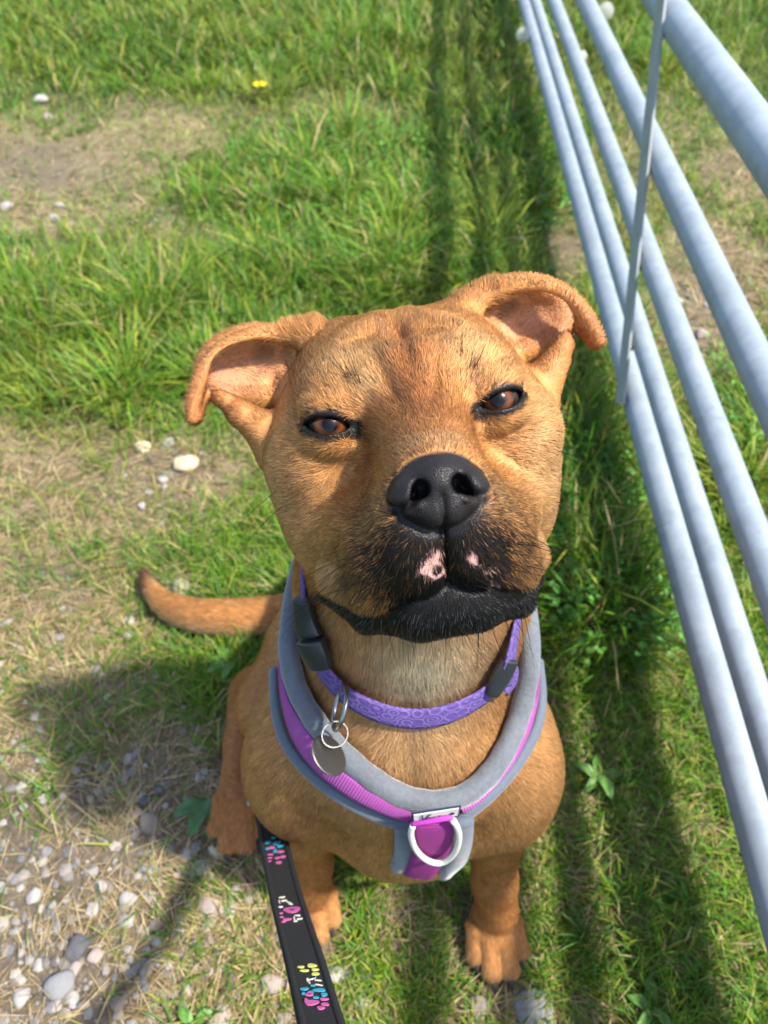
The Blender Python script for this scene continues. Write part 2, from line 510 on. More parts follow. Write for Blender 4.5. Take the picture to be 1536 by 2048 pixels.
# ---------------------------------------------------------------- coat colour (albedo) at a point of the dog
TAN = np.array([0.55, 0.250, 0.078]); RUST = np.array([0.28, 0.098, 0.032]); CREAM = np.array([0.80, 0.54, 0.27])
BLACK = np.array([0.007, 0.0065, 0.0065]); PINK = np.array([0.60, 0.33, 0.29]); DARKB = np.array([0.10, 0.05, 0.028])
def gb(L, c, r, p=2.0):
    q = (L-np.asarray(c))/np.asarray(r)
    return np.exp(-np.power((q*q).sum(1), p/2))
def mixc(c, d, w): return c*(1-w[:, None])+d*w[:, None]
def seg2(q, pts, r):
    """soft mask of a polyline in the head's x,y plane"""
    m = np.zeros(len(q))
    for a, b in zip(pts[:-1], pts[1:]):
        a = np.array(a, float); b = np.array(b, float); ba = b-a
        h = np.clip((q-a) @ ba/(ba @ ba), 0, 1)
        d = np.linalg.norm(q-a-h[:, None]*ba, axis=1)
        m = np.maximum(m, 1-sstep(r*0.6, r*1.4, d))
    return m
def inpoly(q, poly):
    r = np.zeros(len(q), bool); n = len(poly)
    for i in range(n):
        x0, y0 = poly[i]; x1, y1 = poly[(i+1) % n]
        c = ((y0 > q[:, 1]) != (y1 > q[:, 1])) & (q[:, 0] < (x1-x0)*(q[:, 1]-y0)/(y1-y0+1e-9)+x0)
        r ^= c
    return r
def pp(z, *pts): return [tuple(HL(x, y, z)[:2]) for x, y in pts]
PINKS = [pp(88, (862, 1094), (882, 1096), (879, 1112), (872, 1120), (884, 1128), (896, 1144), (892, 1152), (868, 1160), (856, 1148), (836, 1142), (833, 1130), (846, 1112)),
         pp(88, (930, 1098), (944, 1096), (952, 1116), (950, 1128), (938, 1120), (929, 1112)),
         pp(86, (956, 1124), (972, 1132), (988, 1132), (990, 1140), (976, 1140), (966, 1148), (958, 1138)),
         pp(84, (980, 1160), (992, 1164), (993, 1174), (982, 1178), (976, 1186), (974, 1174))]
PDOT = HL(873, 1138, 88)[:2]

def nose_mask(L):
    """1 on the hairless nose pad"""
    ax = L.copy(); ax[:, 0] = np.abs(ax[:, 0]); ax = ax.astype(np.float32)
    n = ell(ax, (0, -9.5, 90), (17.6, 13.5, 17))
    n = np.minimum(n, ell(ax, (13.2, -13.5, 93), (8.9, 10.2, 11)))
    n = np.minimum(n, ell(ax, (3, -22, 95), (10, 10, 9.5)))
    n = np.minimum(n, ell(ax, (0, -8, 97), (9.5, 9.5, 9)))
    n = np.minimum(n, ell(ax, (0, -22, 95), (10, 7, 9)))
    r_ = 1-sstep(0.3, 1.5, n)
    core = (L[:, 2] > 97) & (L[:, 1] < 4) & (L[:, 1] > -27) & (np.abs(L[:, 0]) < 20.5-0.45*np.maximum(-18-L[:, 1], 0)**1.2)
    return np.maximum(r_, core*1.0)

def coat(P, rnd=None):
    if rnd is None: rnd = np.full(len(P), 0.5)
    st = lambda a: np.clip((a-rnd)*4+0.5, 0, 1)*a**0.3
    L = to_head(P)
    x, y, z = L.T
    n1 = fbm(P, 28, 3); n2 = fbm(P, 110, 5); n3 = vnoise(P, 600, 9)
    C = TAN[None]*(0.86+0.28*n1)[:, None]
    inh = sstep(-95, -60, y)*sstep(-110, -80, z)*(np.abs(x) < 140)
    # ---- body
    bodyw = 1-sstep(-100, -80, y)
    C = mixc(C, CREAM*0.92, bodyw*0.20*sstep(0.12, 0.24, P[:, 2]))
    C = mixc(C, np.array([.86, .68, .44]), 1.0*gb(P, (0.028, 0.274, 0.468), (0.034, 0.06, 0.045)))
    C = mixc(C, CREAM*0.95, 0.35*gb(P, (0.01, 0.24, 0.36), (0.06, 0.06, 0.05)))
    C = mixc(C, CREAM, 0.6*gb(P, (0.03, 0.24, 0.23), (0.03, 0.07, 0.035))*(n2*1.3))
    tl = (P[:, 0] < -0.10) & (P[:, 1] > 0.56)
    C = mixc(C, RUST*1.45, ~tl*0.32*(1-sstep(0.08, 0.22, P[:, 2]))*sstep(0.01, 0.05, P[:, 2]))
    C = mixc(C, CREAM*0.9, 0.35*(1-sstep(0.0, 0.035, P[:, 2])))
    C = mixc(C, CREAM*0.9, tl*0.5*(1-sstep(0.025, 0.045, P[:, 2]+0.25*(P[:, 1]-0.625)*0)))
    C = mixc(C, np.array([0.07, 0.03, 0.02]), tl*0.85*(1-sstep(-0.345, -0.325, P[:, 0])))
    hind = (P[:, 0] < -0.125) & (P[:, 1] > 0.30) & (P[:, 2] < 0.2) & ~tl
    C = mixc(C, RUST*1.8, hind*0.15)
    # ---- head
    C = mixc(C, RUST*1.2, inh*0.80*gb(L, (0, 18, 50), (17, 50, 40)))
    C = mixc(C, RUST, inh*0.70*gb(L, (0, 60, 30), (4.5, 26, 30)))
    C = mixc(C, RUST*0.9, inh*0.5*gb(L, (0, 4, 84), (17, 9, 18)))
    C = mixc(C, CREAM*np.array([1.0, .9, .75]), inh*np.minimum(1, 0.62*(gb(L, (-28, 46, 30), (15, 16, 22))+gb(L, (32, 46, 28), (13, 16, 22))+gb(L, (-20, 36, 40), (7, 8, 20)))))
    C = mixc(C, CREAM*0.9, inh*0.5*(gb(L, (-66, -15, 10), (16, 40, 35))+gb(L, (62, -15, 15), (18, 40, 35))))
    C = mixc(C, CREAM*0.80, inh*0.45*(gb(L, (-50, -50, 45), (16, 18, 22))+gb(L, (47, -52, 42), (14, 20, 22))))
    C = mixc(C, CREAM*0.78, inh*0.35*(gb(L, (-30, -22, 82), (7, 14, 14))+gb(L, (30, -18, 82), (7, 14, 14))+gb(L, (0, 7, 88), (20, 3.5, 10))))
    for bx, by in (HL(712, 768, 44)[:2], HL(948, 742, 44)[:2]):
        C = mixc(C, DARKB, inh*0.7*gb(np.stack([x, y], 1), (bx, by), (4.5, 5.5))*(z > 0)*sstep(.2, .7, n3+.25))
    # tear lines and dark inner corners
    C = mixc(C, RUST*0.8, inh*0.6*(gb(L, (-25, 12, 48), (6, 12, 16))+gb(L, (25, 10, 48), (6, 12, 16))))
    C = mixc(C, RUST*0.75, inh*0.45*gb(L, (-62, -10, 30), (5, 22, 22)))
    # black of the muzzle
    wob = (n2-0.5)*9+(n3-0.5)*5
    sm = (1-sstep(15, 36, np.sqrt((x/52)**2+((y+42)/34)**2)*24+wob*1.6))*sstep(40, 65, z)
    C = mixc(C, DARKB*0.7, inh*st(sm*0.85)*0.8)
    dm = np.sqrt(((x+2)/37)**2+((y+46)/30)**2)*22+wob
    dark = (1-sstep(14, 29, dm))*(z > 45)*sstep(40, 60, z)
    C = mixc(C, BLACK*1.4, inh*st(dark)*0.97)
    # lower lip: follow the U of the jaw
    lj = chain(L.astype(np.float32), [(-60, -65, 26), (-38, -77, 50), (-14, -75, 66), (14, -74, 67), (36, -79, 52), (53, -74, 28)], [7.5, 10, 15, 15, 10.5, 8])
    lj = np.minimum(lj, ell(L.astype(np.float32), (-1, -66, 64), (29, 21, 22)))
    up = chain(L.astype(np.float32), [(1, -51, 92), (-14, -60, 86), (-32, -71, 70), (-50, -66, 46), (-62, -60, 30)], [1, 1, 1, 1, 1])
    up2 = chain(L.astype(np.float32), [(1, -51, 92), (15, -61, 86), (34, -69, 70), (48, -70, 46), (56, -68, 28)], [1, 1, 1, 1, 1])
    below = np.interp(x, [-62, -50, -32, -14, 1, 15, 34, 48, 58], [-60, -66, -71, -60, -51, -61, -69, -70, -68])
    C = mixc(C, BLACK*1.1, sstep(-105, -98, y)*(z < 110)*(1-sstep(1.5, 4.5, lj+(n2-.5)*2))*sstep(-1.0, 1.0, below-y)*(z > 15))
    C = mixc(C, BLACK, inh*(1-sstep(2.0, 4.5, np.minimum(up, up2))))
    for poly in PINKS:
        m = inpoly(np.stack([x, y], 1)+np.stack([n2-.5, n1-.5], 1)*2.5, poly) & (z > 60) & (np.hypot(x-PDOT[0], y-PDOT[1]) > 2.6)
        C = mixc(C, PINK*(0.8+0.4*n3[:, None]), inh*m*0.92)
    # eyes: black lids
    for s in (-1, 1):
        o2, q = eye_open(L, s)
        mm = (1-sstep(2.3, 5.0, o2+(n2-.5)*2.2))*(q[:, 2] > -3)
        C = mixc(C, BLACK, inh*mm)
        C = mixc(C, BLACK, inh*(1-sstep(1.6, 3.8, ell(q.astype(np.float32), (-s*14.0, -2.0, 6), (4.0, 2.4, 8))))*0.95)
    C = mixc(C, BLACK, inh*(rnd == 0.5)*gb(L, (0, -30, 92), (19, 9, 14), 4))
    C = mixc(C, np.array([0.015, 0.0125, 0.0125])*(0.8+0.5*n2[:, None]), nose_mask(L))
    # ears
    for Cc, LB, s in ((EARL, LOBL, -1), (EARR, LOBR, 1)):
        m = (Cc[2]+LB[1])/2
        cen = m+np.array([s*-3, -2, -6])
        ins = gb(L, cen, (abs(LB[0][0]-Cc[0][0])*0.50, 14, 16), 4)
        C = mixc(C, PINK*np.array([.74, .68, .62]), ins*0.55)
        C = mixc(C, DARKB*0.7, gb(L, m+np.array([-s*15, 7, -8]), (8, 6, 14), 4)*0.6)
        tipd = np.linalg.norm(L-Cc[-1], axis=1)
        C = mixc(C, RUST*1.1, (1-sstep(8, 55, tipd))*0.6)
    return np.clip(C, 0.004, 1), L, inh

_t0 = _t.time()
DC, DL, _ = coat(DV)

def fur_amount(P, L):
    """0 bare skin .. 1 full coat"""
    a = np.ones(len(P))
    a *= 1-nose_mask(L)
    for s in (-1, 1):
        o2, q = eye_open(L, s)
        a *= np.where((q[:, 2] > 0) & (o2 < 2.6), 0, 1)
    for Cc, LB, s in ((EARL, LOBL, -1), (EARR, LOBR, 1)):
        cen = (Cc[2]+LB[1])/2+np.array([s*-3, -2, -6])
        a *= 1-0.75*gb(L, cen, (abs(LB[0][0]-Cc[0][0])*0.45, 12, 16), 4)
    for poly in PINKS:
        a *= np.where(inpoly(L[:, :2], poly) & (L[:, 2] > 60), 0.12, 1)
    a *= sstep(0.002, 0.008, P[:, 2])
    return a

m_skin, t, b = mat_new('skin')
at_ = N(t, 'ShaderNodeVertexColor', layer_name='coat')
b.inputs['Roughness'].default_value = 0.40
b.inputs['Specular IOR Level'].default_value = 0.22
tc = N(t, 'ShaderNodeTexCoord')
vo = N(t, 'ShaderNodeTexVoronoi'); vo.inputs['Scale'].default_value = 1300
t.links.new(tc.outputs['Object'], vo.inputs['Vector'])
bp = N(t, 'ShaderNodeBump'); bp.inputs['Strength'].default_value = 0.45; bp.inputs['Distance'].default_value = 0.0005
t.links.new(vo.outputs['Distance'], bp.inputs['Height'])
t.links.new(bp.outputs[0], b.inputs['Normal'])
t.links.new(at_.outputs['Color'], b.inputs['Base Color'])

dog = empty('dog', (0.02, 0.40, 0.0))
tag(dog, 'tan short-haired dog with black muzzle sitting on the grass and looking up', 'dog')
body = mesh_np('body', DV, DF, mat=m_skin, attrs={'coat': DC})
adopt(body, dog)

# ---------------------------------------------------------------- fur strands
def hair_obj(name, pos, rad, col, nrm, mat, k):
    """pos (n,k,3)"""
    hc = bpy.data.hair_curves.new(name)
    n = len(pos)
    hc.add_curves([k]*n)
    hc.attributes['position'].data.foreach_set('vector', pos.astype(np.float32).ravel()) if 'position' in hc.attributes else hc.position_data.foreach_set('vector', pos.astype(np.float32).ravel())
    r = hc.attributes.get('radius') or hc.attributes.new('radius', 'FLOAT', 'POINT')
    r.data.foreach_set('value', rad.astype(np.float32).ravel())
    a = hc.attributes.new('tint', 'FLOAT_COLOR', 'CURVE')
    c = np.ones((n, 4), dtype=np.float32); c[:, :3] = col
    a.data.foreach_set('color', c.ravel())
    if nrm is not None:
        a = hc.attributes.new('skin_normal', 'FLOAT_VECTOR', 'CURVE')
        a.data.foreach_set('vector', nrm.astype(np.float32).ravel())
    o = bpy.data.objects.new(name, hc)
    COL.objects.link(o)
    hc.materials.append(mat)
    return o

m_fur, t, b = mat_new('fur')
ca = N(t, 'ShaderNodeAttribute', attribute_name='tint')
na = N(t, 'ShaderNodeAttribute', attribute_name='skin_normal')
hi = N(t, 'ShaderNodeHairInfo')
mr = N(t, 'ShaderNodeMapRange'); mr.inputs['To Min'].default_value = 0.62; mr.inputs['To Max'].default_value = 1.25  # occlusion painted into the strand colour: darker roots, lighter tips
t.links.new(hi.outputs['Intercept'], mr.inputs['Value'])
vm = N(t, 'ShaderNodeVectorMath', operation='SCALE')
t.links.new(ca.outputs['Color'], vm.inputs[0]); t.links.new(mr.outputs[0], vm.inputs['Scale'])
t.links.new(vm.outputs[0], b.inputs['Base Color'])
b.inputs['Roughness'].default_value = 0.5
b.inputs['Specular IOR Level'].default_value = 0.22
t.links.new(na.outputs['Vector'], b.inputs['Normal'])
hb = N(t, 'ShaderNodeBsdfHair', component='Reflection')
hb.inputs['RoughnessU'].default_value = 0.30; hb.inputs['RoughnessV'].default_value = 0.7
vs = N(t, 'ShaderNodeVectorMath', operation='SCALE'); vs.inputs['Scale'].default_value = 1.15
t.links.new(ca.outputs['Color'], vs.inputs[0])
va = N(t, 'ShaderNodeVectorMath', operation='ADD'); va.inputs[1].default_value = (0.022, 0.021, 0.020)
t.links.new(vs.outputs[0], va.inputs[0]); t.links.new(va.outputs[0], hb.inputs['Color'])
mx = N(t, 'ShaderNodeMixShader'); mx.inputs[0].default_value = 0.36
t.links.new(b.outputs[0], mx.inputs[1]); t.links.new(hb.outputs[0], mx.inputs[2])
t.links.new(mx.outputs[0], t.nodes['Material Output'].inputs['Surface'])

def grow_fur(total_scale=1.0):
    rng = np.random.default_rng(11)
    A, B, C_, D = DV[DF[:, 0]], DV[DF[:, 1]], DV[DF[:, 2]], DV[DF[:, 3]]
    cen = (A+B+C_+D)/4
    area = 0.5*np.linalg.norm(np.cross(C_-A, D-B), axis=1)
    L = to_head(cen)
    head = sstep(-95, -75, L[:, 1])*(L[:, 2] > -100)
    front = 1-sstep(0.33, 0.50, cen[:, 1])
    dens = np.where(head > 0.5, 2.4e6, 0.55e6+0.95e6*front)
    dens = np.where((cen[:, 1] > 0.45) & (head < .5) & (cen[:, 0] > -0.05), 0.3e6, dens)
    dens = np.where((L[:, 2] < -50) & (head > .5), 0.9e6, dens)
    exp = area*dens*total_scale*fur_amount(cen, L)
    cnt = rng.poisson(exp)
    fi = np.repeat(np.arange(len(DF)), cnt)
    n = len(fi)
    u, v = rng.random(n), rng.random(n)
    w_ = [(1-u)*(1-v), u*(1-v), u*v, (1-u)*v]
    P = sum(w_[k][:, None]*DV[DF[fi, k]] for k in range(4))
    Nn = sum(w_[k][:, None]*DN[DF[fi, k]] for k in range(4)); Nn /= np.linalg.norm(Nn, axis=1)[:, None]
    col, L, inh = coat(P, rng.random(n))
    x, y, z = L.T
    # flow: on the head away from the nose, on the body down and back
    fh = L-np.array([0, -8, 118.0])
    fh[:, 1] += np.where(y > 20, 12, 0)
    fh /= np.linalg.norm(fh, axis=1)[:, None]
    fh = fh @ HR.T
    fb = np.tile(np.array([0.0, 0.12, -1.0]), (n, 1))
    fb[:, 0] += 0.35*(P[:, 0]-0.018)/0.12
    tl = (P[:, 0] < -0.11) & (P[:, 1] > 0.57)
    fb[tl] = (-1, 0.15, -0.1)
    pw = P[:, 2] < 0.05
    fb[pw & ~tl] = (0, -1.0, -0.5)
    hh = sstep(-100, -70, y)*sstep(-110, -60, z)
    F = fb*(1-hh)[:, None]+fh*hh[:, None]
    sw = np.stack([vnoise(P, 35, 21)-.5, vnoise(P, 35, 22)-.5, vnoise(P, 35, 23)-.5], 1)
    sw = sw+0.9*np.stack([vnoise(P, 190, 24)-.5, vnoise(P, 190, 25)-.5, vnoise(P, 190, 26)-.5], 1)
    F = F+sw*0.55+(rng.random((n, 3))-.5)*0.42
    T = F-Nn*(F*Nn).sum(1)[:, None]
    T /= np.linalg.norm(T, axis=1)[:, None]+1e-9
    ear = np.abs(x) > 62
    isear = ear & (y > -15) & (hh > .5) & (z < 20)
    length = np.where(hh > 0.5, 0.0060, 0.0100)
    length = np.where(isear, 0.0034, length)
    muz = gb(L, (0, -20, 85), (40, 40, 35))
    length = np.where(hh > .5, length*(1-0.45*muz), length)
    chin = (y < -66) & (z > 20) & (hh > .3)
    length = np.where(chin, 0.0038, length)
    leg = (P[:, 2] < 0.20) & ~tl
    length = np.where(leg, 0.0065, length)
    length = np.where((P[:, 2] > 0.40) & (hh < .3), 0.014, length)
    length = length*(0.65+0.6*rng.random(n))
    for s in (-1, 1):
        o2, q = eye_open(L, s)
        length = np.where((q[:, 2] > -4) & (o2 < 9), length*np.clip(0.3+o2/10, .3, 1), length)
    lift = np.where(hh > 0.5, 0.30, 0.34)+0.12*rng.random(n)
    lift = np.where(isear, 0.26, lift)
    lift = np.where(chin, 0.30, lift)
    K = 4
    sN = np.linspace(0, 1, K)
    pos = P[:, None]+T[:, None]*(length[:, None]*sN)[:, :, None]+Nn[:, None]*(length[:, None]*(lift[:, None]*(sN-0.45*sN**2))-0.0002)[:, :, None]
    r0 = np.where(hh > .5, 0.000088, 0.000135)*(0.75+0.5*rng.random(n))
    r0 = np.where(P[:, 1] > 0.45, 0.00022, r0)
    rad = r0[:, None]*np.array([1, 0.95, 0.75, 0.22])
    br = (0.58+0.75*rng.random(n))*(0.78+0.44*vnoise(P, np.where(hh > .5, 420, 260)[:, None], 31))
    col = col*br[:, None]
    pale = (rng.random(n) < 0.07) & (nose_mask(L) < .1) & (col[:, 0] > .08)
    col[pale] = col[pale]*1.3+0.05
    blk = (rng.random(n) < 0.10) & (hh > .5) & (y > 25) & (z > 15)
    col[blk] *= 0.45
    gry = (rng.random(n) < 0.12) & chin & (col[:, 0] < .08)
    col[gry] = (0.11, 0.105, 0.10)
    nb = Nn+T*0.25+(rng.random((n, 3))-.5)*0.35
    nb /= np.linalg.norm(nb, axis=1)[:, None]
    print('strands', n)
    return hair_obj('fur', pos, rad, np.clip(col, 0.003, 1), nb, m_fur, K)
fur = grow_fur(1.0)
fur['kind'] = 'stuff'
adopt(fur, dog)
bvh = BVHTree.FromPolygons(DV.tolist(), DF.tolist())
def hit(px, py):
    r = Vector(ray(px, py)).normalized()
    p, nn, i, d = bvh.ray_cast(Vector(CP), r)
    return (np.array(p), np.array(nn)) if p is not None else (None, None)

# ---------------------------------------------------------------- eyes
m_eye, t, b = mat_new('eye')
tc = N(t, 'ShaderNodeTexCoord')
sx = N(t, 'ShaderNodeSeparateXYZ'); t.links.new(tc.outputs['Object'], sx.inputs[0])
cb = N(t, 'ShaderNodeCombineXYZ'); t.links.new(sx.outputs[0], cb.inputs[0]); t.links.new(sx.outputs[1], cb.inputs[1])
ln = N(t, 'ShaderNodeVectorMath', operation='LENGTH'); t.links.new(cb.outputs[0], ln.inputs[0])
ml = N(t, 'ShaderNodeMath', operation='MULTIPLY'); ml.inputs[1].default_value = 100; t.links.new(ln.outputs['Value'], ml.inputs[0])
rp = N(t, 'ShaderNodeValToRGB'); t.links.new(ml.outputs[0], rp.inputs[0])
els = rp.color_ramp.elements
els[0].position = 0.0; els[0].color = (0.002, 0.002, 0.002, 1)
els[1].position = 0.36; els[1].color = (0.003, 0.002, 0.002, 1)
for p_, c_ in ((0.41, (0.045, 0.013, 0.005, 1)), (0.60, (0.125, 0.038, 0.012, 1)), (0.76, (0.055, 0.016, 0.006, 1)), (0.84, (0.010, 0.007, 0.005, 1)), (0.95, (0.03, 0.02, 0.017, 1))):
    e = els.new(p_); e.color = c_
gi = N(t, 'ShaderNodeTexNoise'); gi.inputs['Scale'].default_value = 14
gv = N(t, 'ShaderNodeVectorMath', operation='NORMALIZE'); t.links.new(cb.outputs[0], gv.inputs[0]); t.links.new(gv.outputs[0], gi.inputs['Vector'])
mxx = N(t, 'ShaderNodeMix', data_type='RGBA', blend_type='MULTIPLY'); mxx.inputs[0].default_value = 0.6
t.links.new(rp.outputs[0], mxx.inputs[6]); t.links.new(gi.outputs['Fac'], mxx.inputs[7])
sc2 = N(t, 'ShaderNodeVectorMath', operation='SCALE'); sc2.inputs['Scale'].default_value = 1.5
t.links.new(mxx.outputs[2], sc2.inputs[0]); t.links.new(sc2.outputs[0], b.inputs['Base Color'])
b.inputs['Roughness'].default_value = 0.25; b.inputs['Coat Weight'].default_value = 0.45; b.inputs['Coat Roughness'].default_value = 0.01; b.inputs['Specular IOR Level'].default_value = 0.2; b.inputs['Coat IOR'].default_value = 1.42

def uvsphere(name, r, nu=48, nv=32, mat=None, cornea=False):
    V = []; F = []
    for j in range(nv+1):
        th = math.pi*j/nv
        for i in range(nu):
            ph = 2*math.pi*i/nu
            rr = r
            if cornea: rr = r*(1+0.06*math.exp(-(th/0.55)**4))
            V.append((rr*math.sin(th)*math.cos(ph), rr*math.sin(th)*math.sin(ph), rr*math.cos(th)))
    for j in range(nv):
        for i in range(nu):
            F.append((j*nu+i, (j+1)*nu+i, (j+1)*nu+(i+1) % nu, j*nu+(i+1) % nu))
    return mesh_np(name, V, F, mat=mat)
for s in (-1, 1):
    c, R = eye_frame(s)
    e = uvsphere('eye', EYE_R/1000*0.985, mat=m_eye, cornea=True)
    wc = Vector(from_head(c))
    zz = (Vector(CP)+Vector((0, 0, 0.02))-wc).normalized()
    q = zz.to_track_quat('Z', 'Y')
    e.parent = dog
    e.matrix_parent_inverse = Matrix.Translation(-Vector(dog.location))
    e.location = wc; e.rotation_mode = 'QUATERNION'; e.rotation_quaternion = q

# whiskers and brow hairs
m_wh, t, b = mat_new('whisker')
b.inputs['Base Color'].default_value = (0.008, 0.007, 0.007, 1); b.inputs['Roughness'].default_value = 0.6; b.inputs['Specular IOR Level'].default_value = 0.1
def whisk():
    rng = np.random.default_rng(5)
    roots = []
    for k in range(44):
        sx_ = rng.choice((-1, 1)); 
        px = 868+sx_*rng.uniform(60, 190); py = rng.uniform(1060, 1190)
        roots.append((px, py, rng.uniform(0.015, 0.045), (sx_*0.9, -0.35+rng.uniform(-.3, .3), 0.15), 1))
    for k in range(26):
        roots.append((rng.uniform(740, 1060), rng.uniform(1215, 1262), rng.uniform(0.012, 0.03), (rng.uniform(-.4, .4), -1, 0.25), 1))
    for px, py, dx, dy in ((716, 762, -.3, 1), (708, 766, -.5, .8), (704, 760, -.6, .9), (924, 712, .15, 1), (940, 742, .6, .8), (946, 740, .7, .7), (720, 770, -.2, .8)):
        for j in range(2):
            roots.append((px+rng.uniform(-4, 4), py+rng.uniform(-4, 4), rng.uniform(0.010, 0.021), (dx, dy, 0.35), 2))
    for px, py in ((568, 1010), (556, 980), (1110, 900), (1105, 1000), (1092, 1080), (640, 1190), (655, 1170), (650, 1200)):
        roots.append((px, py, rng.uniform(0.02, 0.045), (-1 if px < 800 else 1, -.4, .1), 1))
    pos, rad = [], []
    K = 8
    for px, py, ln_, dr, kd in roots:
        p, nn = hit(px, py)
        if p is None: continue
        d = (np.array(dr)+rng.normal(0, .12, 3)); d /= np.linalg.norm(d)
        d = HR @ d
        d = d+0.25*nn; d /= np.linalg.norm(d)
        s_ = np.linspace(0, 1, K)
        bend = (HR @ np.array([0, -0.4 if kd == 1 else 0.3, -0.35]))*ln_*0.55
        pos.append(p+d*(s_*ln_)[:, None]+bend*(s_**2)[:, None]-nn*0.0005)
        rad.append(0.00019*(1-s_*0.85))
    pos = np.array(pos); rad = np.array(rad)
    return hair_obj('whiskers', pos, rad, np.tile([0.012, 0.01, 0.01], (len(pos), 1)), None, m_wh, K)
wk = whisk(); adopt(wk, dog)
print('fur etc', round(_t.time()-_t0, 1))

m_claw = simple_mat('claw', (0.035, 0.025, 0.022), 0.35, 0, 0.5)
for c, yw, sc in PAWS[:3]:
    cy_, sy_ = math.cos(yw), math.sin(yw)
    for x, y, r in ((-0.0230, -0.012, .0105), (-0.0088, -0.028, .0112), (0.0088, -0.028, .0112), (0.0230, -0.012, .0105)):
        pts = []
        for k in range(6):
            t_ = k/5
            q = np.array([x*1.03, y-r*0.98-0.012*t_, 0.0135-0.0095*t_*t_])*sc
            pts.append(np.array(c)+np.array([cy_*q[0]-sy_*q[1], sy_*q[0]+cy_*q[1], q[2]]))
        pts = np.array(pts)
        V = []; F = []
        for k, p in enumerate(pts):
            rr = 0.0036*(1-0.85*(k/5)**1.5)
            for a in range(8): V.append(p+np.array([math.cos(a*math.pi/4)*rr, 0.3*rr*math.sin(a*math.pi/4), math.sin(a*math.pi/4)*rr]))
        for k in range(5):
            for a in range(8): F.append((k*8+a, k*8+(a+1) % 8, k*8+8+(a+1) % 8, k*8+8+a))
        adopt(mesh_np('claw', V, F, mat=m_claw), dog)
# ================================================================ gear on the dog
def tube_mesh(path, rad, ns=12, closed=False, flat=None, cap_ends=True):
    """round tube (rad scalar or per point); flat=(normals, ratio) squashes it along the normals"""
    P = np.asarray(path, dtype=float); n = len(P)
    rad = np.full(n, rad) if np.isscalar(rad) else np.asarray(rad)
    if closed: T = np.roll(P, -1, 0)-np.roll(P, 1, 0)
    else: T = np.gradient(P, axis=0)
    T /= np.linalg.norm(T, axis=1)[:, None]+1e-12
    if flat is not None:
        Nn = flat[0]-T*(flat[0]*T).sum(1)[:, None]
        Nn /= np.linalg.norm(Nn, axis=1)[:, None]; k = flat[1]
    else:
        k = 1.0
        a = np.array([0, 0, 1.0]) if abs(T[0, 2]) < .9 else np.array([1.0, 0, 0])
        Nn = np.zeros_like(P)
        for i in range(n):
            a = a-T[i]*(a @ T[i]); a /= np.linalg.norm(a); Nn[i] = a
    Bn = np.cross(T, Nn)
    an = np.arange(ns)*2*math.pi/ns
    V = P[:, None]+rad[:, None, None]*(Nn[:, None]*k*np.cos(an)[None, :, None]+Bn[:, None]*np.sin(an)[None, :, None])
    V = V.reshape(-1, 3).tolist(); F = []
    m = n if closed else n-1
    for i in range(m):
        j = (i+1) % n
        for q in range(ns):
            r = (q+1) % ns
            F.append((i*ns+q, i*ns+r, j*ns+r, j*ns+q))
    if not closed and cap_ends:
        V.append(P[0].tolist()); V.append(P[-1].tolist()); a, b = len(V)-2, len(V)-1
        for q in range(ns):
            r = (q+1) % ns
            F.append((a, r, q)); F.append((b, (n-1)*ns+q, (n-1)*ns+r))
    return V, F
def poly_obj(name, V, F, mat, parent=None, smooth=True, uv=None):
    me = bpy.data.meshes.new(name)
    me.from_pydata([tuple(v) for v in V], [], [tuple(f) for f in F])
    me.polygons.foreach_set('use_smooth', [smooth]*len(me.polygons))
    if uv is not None:
        l = me.uv_layers.new(name='uv')
        for lp in me.loops: l.data[lp.index].uv = uv[lp.vertex_index]
    me.update()
    o = bpy.data.objects.new(name, me); COL.objects.link(o); me.materials.append(mat)
    if parent is not None: adopt(o, parent)
    return o
def merge(parts):
    V, F = [], []
    for v, f in parts:
        b = len(V); V += [tuple(x) for x in v]; F += [tuple(i+b for i in q) for q in f]
    return V, F
def ribbon(P, Nn, hw, th=0.0009, nseg=6, crown=0.0):
    """strap of half width hw (scalar or array) lying across normals Nn, with thickness"""
    P = np.asarray(P, float); n = len(P)
    hw = np.full(n, hw) if np.isscalar(hw) else np.asarray(hw)
    T = np.gradient(P, axis=0); T /= np.linalg.norm(T, axis=1)[:, None]
    Nn = Nn-T*(Nn*T).sum(1)[:, None]; Nn /= np.linalg.norm(Nn, axis=1)[:, None]
    Bn = np.cross(T, Nn)
    s = np.concatenate([[0], np.cumsum(np.linalg.norm(np.diff(P, axis=0), axis=1))])
    V, F, UV = [], [], []
    k = nseg+1
    for side in (1, 0):
        for i in range(n):
            for j in range(k):
                t = j/nseg*2-1
                V.append(P[i]+Bn[i]*t*hw[i]+Nn[i]*(th*side+crown*(1-t*t)))
                UV.append((s[i], t*hw[i]))
    o = n*k
    for i in range(n-1):
        for j in range(nseg):
            a = i*k+j
            F.append((a, a+1, a+k+1, a+k)); F.append((o+a, o+a+k, o+a+k+1, o+a+1))
        F.append((i*k, (i+1)*k, o+(i+1)*k, o+i*k))
        F.append((i*k+nseg, o+i*k+nseg, o+(i+1)*k+nseg, (i+1)*k+nseg))
    for j in range(nseg):
        F.append((j, o+j, o+j+1, j+1)); b = (n-1)*k+j
        F.append((b, b+1, o+b+1, o+b))
    return V, F, UV
def to_px(P):
    d = P-CP; w_ = d @ CF
    return np.array([768+FPX*(d @ CR)/w_, 1024+FPX*(d @ CDN)/w_])
